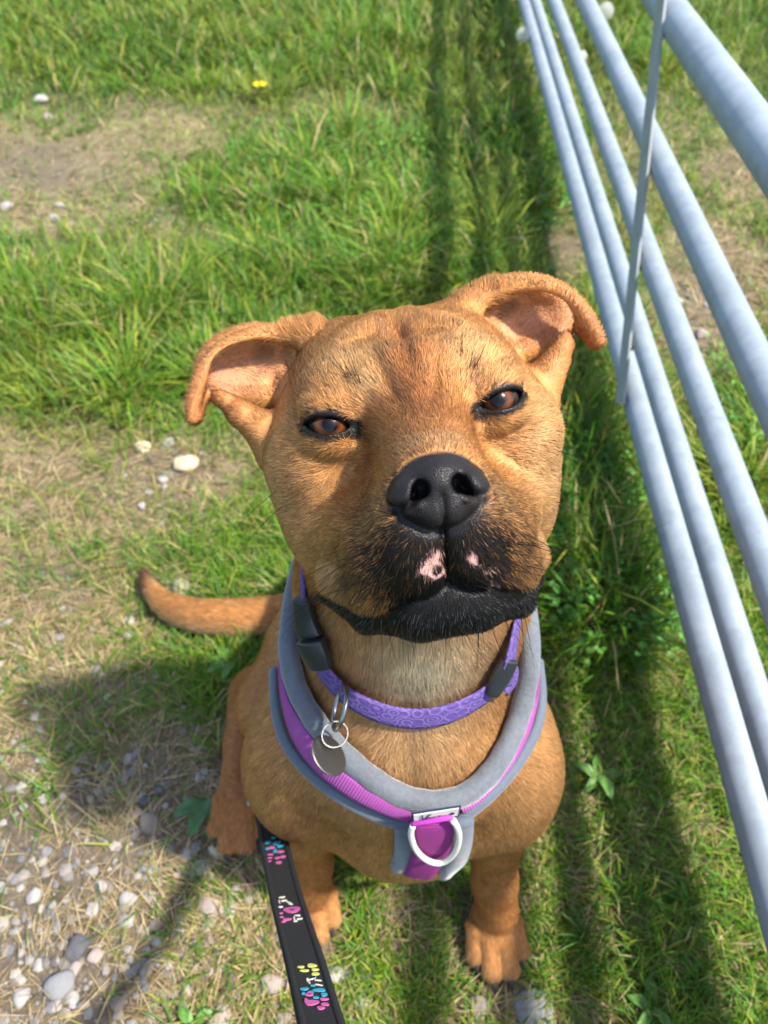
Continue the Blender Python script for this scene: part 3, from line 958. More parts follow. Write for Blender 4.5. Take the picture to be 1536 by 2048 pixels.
def seat(px, py, off):
    """point lifted off the coat by off that is seen at (px, py), and the coat's normal under it"""
    qx, qy = px, py; best = None
    for _ in range(6):
        h, nn = hit(qx, qy)
        if h is None:
            qx = qx+(820-qx)*0.06; continue
        p = h+nn*off; pr = to_px(p)
        e = math.hypot(px-pr[0], py-pr[1])
        if best is None or e < best[0]: best = (e, p, nn)
        qx += (px-pr[0])*0.8; qy += (py-pr[1])*0.8
    return (best[1], best[2]) if best else (None, None)
def on_dog(pts, off, n=6, gap=0.075):
    """points seen at pixels, seated on the coat with an offset and splined"""
    P, Q = [], []
    for p in pts:
        if len(p) == 2:
            h, nn = seat(*p, off)
            if h is None: continue
        else:
            c, nn_, i, d = bvh.find_nearest(Vector(p)); nn = np.array(nn_); h = np.array(c)+nn*off
        P.append(h); Q.append(nn)
    P = np.array(P); Q = np.array(Q)
    m_ = len(P)//2; ok = np.ones(len(P), bool)
    for i in range(m_-1, -1, -1): ok[i] = ok[i+1] and np.linalg.norm(P[i]-P[i+1]) < gap
    for i in range(m_+1, len(P)): ok[i] = ok[i-1] and np.linalg.norm(P[i]-P[i-1]) < gap
    P, Q = P[ok], Q[ok]
    for _ in range(2):
        Q[1:-1] = (Q[:-2]+2*Q[1:-1]+Q[2:])/4
        Q /= np.linalg.norm(Q, axis=1)[:, None]
    S = spline(P, n); M = spline(Q, n); M /= np.linalg.norm(M, axis=1)[:, None]
    return S, M
def at_y(px, py, y):
    r = ray(px, py); return CP+r*(y/r[1])
def sm(A, k=2):
    A = np.array(A, float)
    for _ in range(k): A[1:-1] = (A[:-2]+2*A[1:-1]+A[2:])/4
    return A

def cloth_mat(name, col, scale, axis=0, depth=0.0004, var=0.18, fuzz=0.0):
    m, t, b = mat_new(name)
    tc = N(t, 'ShaderNodeTexCoord')
    nn = N(t, 'ShaderNodeTexNoise'); nn.inputs['Scale'].default_value = 260; nn.inputs['Detail'].default_value = 5; nn.inputs['Roughness'].default_value = 0.7
    t.links.new(tc.outputs['Object'], nn.inputs['Vector'])
    n2 = N(t, 'ShaderNodeTexNoise'); n2.inputs['Scale'].default_value = 40; n2.inputs['Detail'].default_value = 4
    t.links.new(tc.outputs['Object'], n2.inputs['Vector'])
    ad = N(t, 'ShaderNodeMath', operation='MULTIPLY'); t.links.new(nn.outputs['Fac'], ad.inputs[0]); ad.inputs[1].default_value = 0.6
    ad2 = N(t, 'ShaderNodeMath', operation='MULTIPLY_ADD'); t.links.new(n2.outputs['Fac'], ad2.inputs[0]); ad2.inputs[1].default_value = 0.4; t.links.new(ad.outputs[0], ad2.inputs[2])
    mx = N(t, 'ShaderNodeMix', data_type='RGBA')
    mx.inputs[6].default_value = (*[c*(1-2.2*var) for c in col], 1); mx.inputs[7].default_value = (*[min(1, c*(1+2.2*var)) for c in col], 1)
    t.links.new(ad2.outputs[0], mx.inputs[0]); t.links.new(mx.outputs[2], b.inputs['Base Color'])
    b.inputs['Roughness'].default_value = 0.85; b.inputs['Sheen Weight'].default_value = fuzz; b.inputs['Sheen Roughness'].default_value = 0.4
    h = nn.outputs['Fac']
    if scale:
        uv = N(t, 'ShaderNodeUVMap'); sp = N(t, 'ShaderNodeSeparateXYZ'); t.links.new(uv.outputs[0], sp.inputs[0])
        ws = N(t, 'ShaderNodeMath', operation='MULTIPLY'); ws.inputs[1].default_value = scale; t.links.new(sp.outputs[axis], ws.inputs[0])
        si = N(t, 'ShaderNodeMath', operation='SINE'); t.links.new(ws.outputs[0], si.inputs[0])
        h = si.outputs[0]
    bp = N(t, 'ShaderNodeBump'); bp.inputs['Strength'].default_value = 0.7; bp.inputs['Distance'].default_value = depth
    t.links.new(h, bp.inputs['Height']); t.links.new(bp.outputs[0], b.inputs['Normal'])
    return m
m_fleece = cloth_mat('grey_fleece', (0.125, 0.137, 0.155), 0, var=0.3, depth=0.0020, fuzz=0.6)
m_pad = cloth_mat('grey_pad', (0.105, 0.125, 0.16), 0, depth=0.0008, fuzz=0.4)
m_web = cloth_mat('magenta_webbing', (0.34, 0.07, 0.30), 2*math.pi/0.0022, 0, 0.0005, 0.10)
m_web2 = cloth_mat('magenta_strap', (0.27, 0.02, 0.19), 2*math.pi/0.0016, 0, 0.0003, 0.25)
m_steel = simple_mat('steel', (0.30, 0.30, 0.295), 0.30, 1.0)
m_tagm = simple_mat('brushed_tag', (0.20, 0.19, 0.16), 0.40, 1.0, bump=(400, 0.15, 0.0002))
m_white = simple_mat('cream_coated_ring', (0.74, 0.73, 0.66), 0.35, 0.0, coat=0.3)
m_plast = simple_mat('black_plastic', (0.018, 0.021, 0.024), 0.38, 0.0, coat=0.1)
m_seam = simple_mat('navy_seam', (0.03, 0.035, 0.10), 0.8)

harness = empty('harness', (0.02, 0.30, 0.30))
tag(harness, 'grey padded harness with magenta webbing worn round the dog\'s neck and chest', 'harness')
back = [(0.108, 0.40, 0.44), (0.085, 0.46, 0.43), (0.02, 0.49, 0.42), (-0.045, 0.46, 0.43), (-0.065, 0.40, 0.44)]
RO = [(573, 1290), (583, 1345), (602, 1400), (641, 1460), (690, 1513), (745, 1560), (802, 1594), (865, 1608), (928, 1595), (975, 1557), (1012, 1502), (1038, 1440), (1053, 1375), (1064, 1310)]
rp_, rn_ = [], []
for p in RO:
    h, nn = seat(*p, 0.012)
    if h is None: continue
    rp_.append(h); rn_.append(nn)
nfront = len(rp_)
for p in back:
    c, nn, i, d = bvh.find_nearest(Vector(p)); rp_.append(np.array(c)+0.010*np.array(nn)); rn_.append(np.array(nn))
rp_ = np.array(rp_); rn_ = np.array(rn_)
for _ in range(3): rn_ = np.roll(rn_, 1, 0)+2*rn_+np.roll(rn_, -1, 0); rn_ /= np.linalg.norm(rn_, axis=1)[:, None]
rc = rp_
rc = np.roll(rc, 1, 0)*.15+rc*.7+np.roll(rc, -1, 0)*.15
rcS = spline(rc, 6, closed=True); rnS = spline(rn_, 6, closed=True)
V, F = tube_mesh(rcS, 0.0088*(1+0.03*np.sin(np.arange(len(rcS))*1.3)), 18, closed=True, flat=(rnS, 0.92))
poly_obj('neck_roll', V, F, m_fleece, harness)
for pts, hwp in (([(552, 1300), (547, 1340), (549, 1400), (560, 1460), (590, 1516), (640, 1566), (702, 1608), (772, 1640), (818, 1650)], 0), ([(928, 1634), (975, 1598), (1020, 1550), (1052, 1502), (1076, 1450), (1085, 1395), (1080, 1325)], 1)):
    S, M = on_dog(pts, 0.009, 5)
    S = sm(S, 2)
    V, F = tube_mesh(S, 0.0056 if hwp == 0 else 0.0056, 14, flat=(M, 0.62))
    poly_obj('outer_pad', V, F, m_pad, harness)
for pts, hw in (([(563, 1300), (563, 1345), (571, 1400), (594, 1460), (638, 1520), (697, 1571), (760, 1608), (830, 1634)], [5, 8, 14, 22, 23, 20, 17, 15]),
                ([(1074, 1320), (1072, 1390), (1058, 1447), (1035, 1500), (1008, 1545), (958, 1600), (922, 1620)], [4, 7, 10, 8, 4, 4, 6])):
    S, M = on_dog(pts, 0.0155, 6)
    S = sm(S, 2)
    hwS = spline(np.array(hw, float)[:, None], 6)[:, 0][:len(S)]
    dd = np.linalg.norm(S-CP, axis=1)
    V, F, UV = ribbon(S, M, hwS*1.15*dd/FPX, 0.0012, 6, 0.0012)
    poly_obj('webbing', V, F, m_web, harness, uv=UV)
# pads and strap that hang down the breast and pass between the front legs
h0, n0 = hit(866, 1655)
Y0 = h0[1]-0.010
def hang(ptsd, hw, th, mat, name, nrm=(0, -0.95, 0.3), crown=0.0, seg=6):
    S = spline([at_y(px, py, Y0+dy) for px, py, dy in ptsd], 5)
    M = np.tile(np.array(nrm, float), (len(S), 1))
    hwS = spline(np.array(hw, float)[:, None], 5)[:, 0]
    V, F, UV = ribbon(S, M, hwS, th, seg, crown)
    return poly_obj(name, V, F, mat, harness, uv=UV)
def pad_tube(ptsd, r, flat_):
    S = spline([at_y(px, py, Y0+dy) for px, py, dy in ptsd], 6)
    M = np.tile(np.array((0, -0.95, 0.3)), (len(S), 1))
    R_ = spline(np.array(r, float)[:, None], 6)[:, 0]
    V, F = tube_mesh(S, R_, 16, flat=(M, flat_))
    return poly_obj('chest_pad', V, F, m_pad, harness)
pad_tube([(812, 1648, .002), (815, 1680, .000), (812, 1715, .001), (797, 1738, .006), (790, 1752, .03)], [.0085, .0100, .0105, .0100, .0085], 0.5)
pad_tube([(925, 1640, .002), (921, 1680, .000), (912, 1715, .001), (893, 1738, .006), (885, 1752, .03)], [.0085, .0095, .0100, .0098, .0085], 0.5)
hang([(866, 1640, -.006), (866, 1655, -.0085), (864, 1690, -.0080), (852, 1722, -.005), (838, 1745, .000), (828, 1757, .012), (826, 1750, .05)], [.0150, .0150, .0140, .0132, .0130, .0130, .013], 0.002, m_web2, 'strap', crown=0.0012)
# webbing fold at the top of the strap
S = np.array([at_y(825, 1648, Y0-.0105), at_y(846, 1645, Y0-.0115), at_y(868, 1641, Y0-.0118), at_y(888, 1637, Y0-.0115), at_y(905, 1634, Y0-.0105)])
V, F = tube_mesh(spline(S, 4), 0.0020, 8)
poly_obj('strap_fold', V, F, simple_mat('magenta_fold', (0.50, 0.05, 0.42), 0.6, bump=(900, 0.6, 0.0004)), harness)
# D ring
rp2 = [(826, 1650, -.011), (822, 1668, -.0125), (829, 1694, -.014), (845, 1714, -.015), (866, 1725, -.0155), (888, 1724, -.0155), (907, 1709, -.015), (917, 1686, -.014), (917, 1662, -.0125), (906, 1640, -.011)]
S = spline([at_y(px, py, Y0+dy) for px, py, dy in rp2], 5)
V, F = tube_mesh(S, 0.0023, 12)
poly_obj('ring', V, F, m_white, harness)
# sewn label with script lettering
def quadpatch(c4, mat, name, parent, th=0.0008):
    a, b, c, d = [np.array(x) for x in c4]
    n_ = np.cross(b-a, d-a); n_ /= np.linalg.norm(n_)
    if n_ @ (CP-a) < 0: n_ = -n_
    V = [a, b, c, d, a+n_*th, b+n_*th, c+n_*th, d+n_*th]
    F = [(0, 1, 2, 3), (4, 5, 6, 7), (0, 1, 5, 4), (1, 2, 6, 5), (2, 3, 7, 6), (3, 0, 4, 7)]
    return poly_obj(name, V, F, mat, parent, smooth=False)
LC = [(822, 1624), (922, 1610), (919, 1631), (826, 1648)]
yl = Y0-0.0075
lab = quadpatch([at_y(x, y, yl-0.004*(1-abs(x-870)/60)*0) for x, y in LC], m_seam, 'label', harness)
m_lab = simple_mat('label_cloth', (0.70, 0.68, 0.60), 0.8, bump=(1500, 0.3, 0.0002))
LI = [(827, 1629), (918, 1615), (915, 1629), (829, 1645)]
quadpatch([at_y(x, y, yl-0.0012) for x, y in LI], m_lab, 'label_face', lab).matrix_parent_inverse = Matrix.Identity(4)
def strokes(lines, r, y, name, mat, parent):
    parts = []
    for ln_ in lines:
        S = spline([at_y(px, py, y) for px, py in ln_], 3) if len(ln_) > 2 else np.array([at_y(px, py, y) for px, py in ln_])
        parts.append(tube_mesh(S, r, 6))
    V, F = merge(parts)
    o = poly_obj(name, V, F, mat)
    o.parent = parent
    return o
m_ink = simple_mat('navy_thread', (0.015, 0.025, 0.09), 0.7)
let = [[(843, 1633), (844, 1639), (846, 1644)], [(846, 1644), (851, 1638), (857, 1632), (860, 1632)], [(858, 1637), (857, 1643), (861, 1641)],
       [(863, 1637), (862, 1642), (866, 1640), (868, 1636)], [(868, 1636), (868, 1641), (872, 1639)], [(874, 1636), (878, 1634), (878, 1638), (874, 1640), (873, 1637)],
       [(881, 1634), (881, 1638), (885, 1636)], [(889, 1633), (889, 1636), (892, 1635)], [(898, 1630), (902, 1631), (906, 1629), (904, 1628), (899, 1630)]]
let = [[(x+2, y-(2 if i else 1.5)) for x, y in l] for i, l in enumerate(let)]
strokes(let, 0.00042, yl-0.0026, 'lettering', m_ink, lab)
for o in (lab,):
    for ch in o.children: ch.matrix_parent_inverse = Matrix.Identity(4)

# ---------------------------------------------------------------- collar
m_col, t, b = mat_new('purple_collar_web')
uv = N(t, 'ShaderNodeUVMap')
mp = N(t, 'ShaderNodeMapping'); mp.inputs['Scale'].default_value = (95, 150, 1); t.links.new(uv.outputs[0], mp.inputs[0])
vo = N(t, 'ShaderNodeTexVoronoi'); vo.inputs['Scale'].default_value = 1.0; vo.inputs['Randomness'].default_value = 0.55; t.links.new(mp.outputs[0], vo.inputs['Vector'])
mu = N(t, 'ShaderNodeMath', operation='MULTIPLY'); mu.inputs[1].default_value = 22; t.links.new(vo.outputs['Distance'], mu.inputs[0])
si = N(t, 'ShaderNodeMath', operation='SINE'); t.links.new(mu.outputs[0], si.inputs[0])
rr = N(t, 'ShaderNodeValToRGB'); rr.color_ramp.elements[0].position = 0.35; rr.color_ramp.elements[0].color = (0.085, 0.048, 0.22, 1)
rr.color_ramp.elements[1].position = 0.75; rr.color_ramp.elements[1].color = (0.155, 0.105, 0.29, 1)
t.links.new(si.outputs[0], rr.inputs[0]); t.links.new(rr.outputs[0], b.inputs['Base Color'])
b.inputs['Roughness'].default_value = 0.75
bp = N(t, 'ShaderNodeBump'); bp.inputs['Strength'].default_value = 0.4; bp.inputs['Distance'].default_value = 0.0004
t.links.new(si.outputs[0], bp.inputs['Height']); t.links.new(bp.outputs[0], b.inputs['Normal'])
collar = empty('collar', (0.02, 0.33, 0.46))
tag(collar, 'purple patterned webbing collar with black buckle round the dog\'s neck', 'collar')
cb_ = [(0.105, 0.38, 0.50), (0.075, 0.43, 0.50), (0.02, 0.45, 0.50), (-0.03, 0.43, 0.51), (-0.055, 0.39, 0.52)]
CPX = [(612, 1250), (634, 1310), (658, 1355), (702, 1396), (760, 1424), (820, 1436), (880, 1431), (940, 1407), (985, 1375), (1010, 1335), (1024, 1290)]
S, M = on_dog(cb_[2:]+CPX+cb_[:3], 0.0085, 6, 1.0)
M2 = M+np.array([0, -0.15, 0.45]); M2 /= np.linalg.norm(M2, axis=1)[:, None]
V, F, UV = ribbon(sm(S, 2), M, 0.0088, 0.0016, 6, 0.0006)
poly_obj('band', V, F, m_col, collar, uv=UV)
def block(path, nrm, hw, th, name, parent, mat, n=4):
    S = spline(path, n); M = np.tile(np.array(nrm, float), (len(S), 1)) if np.ndim(nrm) == 1 else nrm
    hwS = spline(np.array(hw, float)[:, None], n)[:, 0]; 
    T = np.gradient(S, axis=0); T /= np.linalg.norm(T, axis=1)[:, None]
    V, F, _ = ribbon(S-M*th*0.5, M, hwS, th, 6, th*0.25)
    o = poly_obj(name, V, F, mat, parent)
    bv = o.modifiers.new('bevel', 'BEVEL'); bv.width = 0.0012; bv.segments = 3; bv.limit_method = 'ANGLE'
    return o
P1, M1 = on_dog([(604, 1196), (609, 1235), (620, 1272)], 0.012, 1)
P2, M2_ = on_dog([(620, 1278), (630, 1303), (641, 1330)], 0.014, 1)
mn = M2_.mean(0); mn = mn+np.array([0.1, -0.5, 0.5]); mn /= np.linalg.norm(mn)
block(P1, mn, [.0060, .0075, .0090], .006, 'buckle_socket', collar, m_plast)
block(P2, mn, [.0100, .0100, .0088], .009, 'buckle', collar, m_plast)
P3, M3 = on_dog([(1021, 1318), (1003, 1352), (984, 1389)], 0.013, 1)
mn3 = M3.mean(0)+np.array([-0.2, -0.3, 0.5]); mn3 /= np.linalg.norm(mn3)
block(P3, mn3, [.0065, .0075, .0050], .0045, 'slider', collar, m_plast)
P4, M4 = on_dog([(1012, 1340), (1016, 1362), (1003, 1380)], 0.011, 5)
V, F, UV = ribbon(P4, M4, 0.0095, 0.0016, 6, 0.004)
poly_obj('webbing_loop', V, F, m_col, collar, uv=UV)
# steel ring, split ring and round tag
hr, nr = hit(684, 1392)
dr = np.linalg.norm(hr-CP)/np.linalg.norm(ray(684, 1392))
def at_dd(px, py, dd): return at_d(px, py, dd)
c1 = at_dd(680, 1415, dr-0.028)
up = at_dd(690, 1370, dr-0.016)-at_dd(671, 1461, dr-0.024); up /= np.linalg.norm(up)
vw = (c1-CP)/np.linalg.norm(c1-CP)
side = np.cross(up, vw); side /= np.linalg.norm(side)
ang = math.radians(77)
sd2 = side*math.cos(ang)+vw*math.sin(ang)
an = np.linspace(0, 2*math.pi, 41)[:-1]
R1 = 0.0152
V, F = tube_mesh(c1+R1*(np.cos(an)[:, None]*up+np.sin(an)[:, None]*sd2), 0.0017, 12, closed=True)
poly_obj('steel_ring', V, F, m_steel, collar)
idt = empty('name_tag', tuple(at_dd(659, 1509, dr-0.035)))
tag(idt, 'round plain steel name tag hanging from the collar ring on a split ring', 'pet tag')
c2 = at_dd(670, 1468, dr-0.030)
r_, u_ = CR, -CDN
parts = []
for k in range(2):
    V, F = tube_mesh(c2-CF*0.0011*k+0.0092*(np.cos(an)[:, None]*(r_*0.95+CF*0.3)+np.sin(an)[:, None]*(u_*0.86+CF*0.4)), 0.00045, 8, closed=True)
    parts.append((V, F))
poly_obj('split_ring', *merge(parts), simple_mat('dull_steel', (0.30, 0.30, 0.30), 0.45, 0.6), idt)
ct = at_dd(658, 1511, dr-0.034)
mj = at_dd(632, 1472, dr-0.034)-at_dd(684, 1550, dr-0.034); mj /= np.linalg.norm(mj)
mnr = np.cross(mj, vw); mnr /= np.linalg.norm(mnr)
tl_ = math.radians(52)
mi = mnr*math.cos(tl_)-vw*math.sin(tl_)*1.0
nz = np.cross(mj, mi); nz /= np.linalg.norm(nz)
if nz @ vw > 0: nz = -nz
an = np.linspace(0, 2*math.pi, 65)[:-1]
def disc(c, ru, rv, u, v, n_, th, bevel=0.0004):
    rings = [(1-bevel/ru*2, -th), (1, -th+bevel), (1, th-bevel), (1-bevel/ru*2, th)]
    V, F = [], []
    for s_, z_ in rings:
        for a in an: V.append(c+(u*math.cos(a)*ru+v*math.sin(a)*rv)*s_+n_*z_)
    m_ = len(an)
    for k in range(3):
        for i in range(m_):
            j = (i+1) % m_; F.append((k*m_+i, k*m_+j, (k+1)*m_+j, (k+1)*m_+i))
    F.append(tuple(range(m_))[::-1]); F.append(tuple(range(3*m_, 4*m_)))
    return V, F
V, F = disc(ct, 0.0152, 0.0152, mj, mi, nz, 0.0007)
poly_obj('disc', V, F, m_tagm, idt, smooth=False)

# ---------------------------------------------------------------- lead
m_lead = cloth_mat('black_lead_web', (0.0075, 0.008, 0.009), 2*math.pi/0.0016, 0, 0.0002, 0.3)
LD = [(498, 1585, .80), (506, 1618, .765), (514, 1650, .74), (520, 1694, .70), (530, 1750, .65), (541, 1808, .60), (568, 1923, .51), (594, 2048, .435), (625, 2200, .365), (668, 2400, .30)]
lead = empty('dog_lead', tuple(at_d(545, 1808, .60)))
tag(lead, 'flat black lead with colourful embroidered flowers running from the harness towards the viewer', 'dog lead')
Lf = spline([at_d(*p) for p in LD], 6)
Rt = spline([at_d(px+0.0262*FPX/d*1.0, py-6, d+0.004*(k > 3)) for k, (px, py, d) in enumerate(LD)], 6)
ctr = (Lf+Rt)/2
wd = Rt-Lf; hwL = np.linalg.norm(wd, axis=1)/2
Tn = np.gradient(ctr, axis=0)
nl = np.cross(wd, Tn); nl /= np.linalg.norm(nl, axis=1)[:, None]
if (nl*(CP-ctr)).sum() < 0: nl = -nl
V, F, UV = ribbon(ctr, nl, hwL, 0.0022, 8)
strap = poly_obj('lead_strap', V, F, m_lead, lead, uv=UV)
lb = BVHTree.FromPolygons([tuple(v) for v in V], F)
# raised hems along both edges
for sgn in (-1, 1):
    Bn = wd/np.linalg.norm(wd, axis=1)[:, None]
    S = ctr+Bn*(hwL*0.80*sgn)[:, None]+nl*0.0023
    V, F, UV = ribbon(S, nl, 0.0018, 0.0005, 2)
    poly_obj('stitched_hem', V, F, simple_mat('hem', (0.012, 0.0125, 0.014), 0.8, bump=(1200, .8, .0004)), lead)
def hit_lead(px, py):
    p, nn, i, d = lb.ray_cast(Vector(CP), Vector(ray(px, py)).normalized())
    if p is None: return None, None
    nn = np.array(nn)
    if nn @ (CP-np.array(p)) < 0: nn = -nn
    return np.array(p), nn
cy = simple_mat('cyan_thread', (0.03, 0.30, 0.42), 0.6, bump=(1500, .6, .0004)); pk = simple_mat('pink_thread', (0.50, 0.10, 0.30), 0.6, bump=(1500, .6, .0004))
yl_ = simple_mat('yellow_thread', (0.55, 0.56, 0.14), 0.6, bump=(1500, .6, .0004)); wt = simple_mat('white_thread', (0.6, 0.58, 0.52), 0.6, bump=(1500, .6, .0004))
def Z5(*l): return [(480+x/4.377, 1580+y/4.377, a/4.377, b/4.377, r) for x, y, a, b, r in l]
def blobs(items, mat, name='embroidery'):
    V, F = [], []
    for px, py, a, b, rot_ in items:
        p, nn = hit_lead(px, py)
        if p is None: continue
        sc_ = np.linalg.norm(p-CP)/np.linalg.norm(ray(px, py))/FPX
        u = CR-nn*(CR @ nn); u /= np.linalg.norm(u); v = np.cross(nn, u)
        c, s = math.cos(rot_), math.sin(rot_)
        base = len(V); m_ = 12
        for z_ in (0.0003, 0.0009):
            for k in range(m_):
                t_ = 2*math.pi*k/m_; rr_ = 1+0.12*math.sin(3*t_+px)
                x_, y_ = a*math.cos(t_)*rr_, b*1.25*math.sin(t_)*rr_
                V.append(p+nn*z_+(u*(x_*c-y_*s)+v*(x_*s+y_*c))*sc_)
        for k in range(m_): F.append((base+k, base+(k+1) % m_, base+m_+(k+1) % m_, base+m_+k))
        F.append(tuple(range(base+m_, base+2*m_)))
    if V: poly_obj(name, V, F, mat, lead, smooth=False)['kind'] = 'stuff'
blobs(Z5((245, 465, 28, 17, .1), (320, 470, 40, 20, .1), (295, 425, 20, 12, 0), (240, 520, 18, 15, .5), (350, 495, 32, 14, .1), (310, 540, 18, 22, .2)), cy)
blobs(Z5((277, 510, 30, 15, 0), (355, 545, 30, 13, 0), (265, 570, 26, 8, .1), (375, 590, 26, 14, .3), (262, 600, 22, 7, 0), (325, 600, 24, 10, .2), (340, 640, 26, 16, .2), (260, 628, 14, 7, 0)), pk)
blobs(Z5((345, 985, 8, 26, .2), (370, 945, 28, 8, .2), (385, 975, 26, 7, .3), (355, 1030, 20, 7, .2), (425, 990, 8, 28, .9), (445, 1005, 20, 6, -.3), (475, 1130, 9, 28, .2), (505, 1105, 26, 7, -.1), (520, 1135, 26, 7, .3), (485, 1155, 18, 6, 0)), wt)
blobs(Z5((455, 1055, 74, 44, .1), (360, 1085, 16, 10, .2), (365, 1120, 18, 9, .2), (410, 1140, 40, 16, .2), (380, 1160, 20, 8, .2)), pk)
blobs(Z5((535, 1558, 30, 12, 0), (628, 1545, 42, 22, -.1), (565, 1590, 40, 12, 0), (655, 1580, 32, 14, 0), (660, 1618, 34, 18, 0)), yl_)
blobs(Z5((660, 1660, 4, 30, 0), (625, 1665, 30, 4, .5), (600, 1690, 8, 26, .6), (690, 1675, 26, 4, -.2), (690, 1715, 36, 4, -.3), (590, 1665, 10, 14, 0)), wt)
blobs(Z5((565, 1750, 38, 15, .1), (695, 1760, 56, 20, 0), (640, 1720, 22, 8, 0), (620, 1785, 26, 26, .2), (555, 1790, 16, 14, 0), (735, 1800, 28, 22, 0), (665, 1825, 26, 14, 0)), cy)
blobs(Z5((608, 1797, 36, 24, 0), (735, 1840, 40, 14, 0), (625, 1870, 64, 34, .1), (745, 1885, 36, 16, -.2), (706, 1918, 36, 20, 0), (578, 1845, 16, 14, 0)), pk)
blobs(Z5((608, 1797, 14, 7, 0), (640, 1868, 24, 10, .1), (455, 1055, 28, 14, .1)), simple_mat('dark_thread', (0.14, 0.03, 0.09), .7))
# steel snap hook between strap and harness, mostly behind the shoulder
K_ = [at_d(496, 1602, .845), at_d(503, 1606, .835), at_d(512, 1603, .84), at_d(530, 1590, .86), at_d(545, 1575, .88)]
V, F = tube_mesh(spline(K_, 4), np.interp(np.linspace(0, 1, 17), [0, .2, .6, 1], [.0030, .0055, .0045, .003]), 12)
poly_obj('snap_hook', V, F, m_steel, lead)

# ================================================================ gate of galvanised tube beside the dog
m_galv, t, b = mat_new('galvanised_steel')
tc = N(t, 'ShaderNodeTexCoord')
v1 = N(t, 'ShaderNodeTexNoise'); v1.inputs['Scale'].default_value = 11; v1.inputs['Detail'].default_value = 9; v1.inputs['Roughness'].default_value = 0.72
t.links.new(tc.outputs['Object'], v1.inputs['Vector'])
v2 = N(t, 'ShaderNodeTexVoronoi'); v2.inputs['Scale'].default_value = 70; t.links.new(tc.outputs['Object'], v2.inputs['Vector'])
ma = N(t, 'ShaderNodeMath', operation='MULTIPLY_ADD'); ma.inputs[1].default_value = 0.20; t.links.new(v2.outputs['Color'], ma.inputs[0]); t.links.new(v1.outputs['Fac'], ma.inputs[2])
cr = N(t, 'ShaderNodeValToRGB'); cr.color_ramp.elements[0].position = 0.36; cr.color_ramp.elements[0].color = (0.225, 0.262, 0.305, 1)
cr.color_ramp.elements[1].position = 0.74; cr.color_ramp.elements[1].color = (0.32, 0.37, 0.42, 1)
e = cr.color_ramp.elements.new(0.30); e.color = (0.25, 0.28, 0.32, 1)
t.links.new(ma.outputs[0], cr.inputs[0]); t.links.new(cr.outputs[0], b.inputs['Base Color'])
b.inputs['Metallic'].default_value = 0.2
rg = N(t, 'ShaderNodeMapRange'); rg.inputs['To Min'].default_value = 0.48; rg.inputs['To Max'].default_value = 0.68
t.links.new(v1.outputs['Fac'], rg.inputs['Value']); t.links.new(rg.outputs[0], b.inputs['Roughness'])
bp = N(t, 'ShaderNodeBump'); bp.inputs['Strength'].default_value = 0.10; bp.inputs['Distance'].default_value = 0.001
t.links.new(v1.outputs['Fac'], bp.inputs['Height']); t.links.new(bp.outputs[0], b.inputs['Normal'])
m_brace = simple_mat('weathered_brace', (0.30, 0.325, 0.33), 0.7, 0.0, noise=(30, .3), bump=(120, .5, .001))
m_rust = simple_mat('weld_rust', (0.16, 0.11, 0.08), 0.8, 0.2, noise=(200, .5), bump=(300, .8, .002))
m_weld = simple_mat('weld_bead', (0.5, 0.52, 0.52), 0.4, 0.6, noise=(300, .3), bump=(500, .9, .001))
gate = empty('field_gate', (0.37, 0.5, 0))
tag(gate, 'galvanised tubular steel field gate standing to the right of the dog', 'gate')
GX0, GS = 0.370, 0.0427
def gp(y, z, off=0.0): return np.array([GX0+GS*y-off, y, z])
for z, r in ((0.12, .0215), (0.198, .0168), (0.301, .0178), (0.420, .0195), (0.581, .0245)):
    ysn = np.linspace(-0.9, 4.1, 41)
    V, F = tube_mesh(np.array([gp(y, z) for y in ysn]), r, 28, cap_ends=True)
    poly_obj('rail', V, F, m_galv, gate)
for y in (-0.9, 4.1):
    V, F = tube_mesh(np.array([gp(y, 0.06), gp(y, 0.62)]), 0.0235, 20)
    poly_obj('end_post', V, F, m_galv, gate)
bt = np.array([(1.278+0.05*0.638, 0.583+0.05), (0.989-0.02*.638, 0.127-0.02)])
y1, z1, y2, z2 = 1.278+0.064, 0.583+0.10, 0.989-0.008, 0.127-0.010
S = np.array([gp(y1+(y2-y1)*k/12, z1+(z2-z1)*k/12, 0.0262) for k in range(13)])
hw = 0.0200; th = 0.0022
bx = np.array([1, GS*0, 0.0]); al = (S[-1]-S[0]); al /= np.linalg.norm(al)
wdv = np.cross(al, bx); wdv /= np.linalg.norm(wdv)
V, F = [], []
for p in (S[0], S[-1]):
    for a, c in ((-1, -1), (1, -1), (1, 1), (-1, 1)): V.append(p+wdv*hw*a+bx*th*c)
F = [(0, 1, 2, 3), (7, 6, 5, 4)]+[(i, (i+1) % 4, 4+(i+1) % 4, 4+i) for i in range(4)]
o = poly_obj('brace', V, F, m_brace, gate, smooth=False)
bv = o.modifiers.new('bevel', 'BEVEL'); bv.width = 0.0012; bv.segments = 2
def blobmesh(c, r, seed, sub=2, squash=(1, 1, 1), rough=0.25, freq=1.3):
    bm = bmesh.new(); bmesh.ops.create_icosphere(bm, subdivisions=sub, radius=1)
    co = np.array([v.co[:] for v in bm.verts])
    nz_ = fbm(co+seed*3.7, freq, seed)-.5
    co = co*(1+rough*2*nz_)[:, None]*np.array(squash)*r+np.array(c)
    F = [tuple(v.index for v in f.verts) for f in bm.faces]; bm.free()
    return co, F
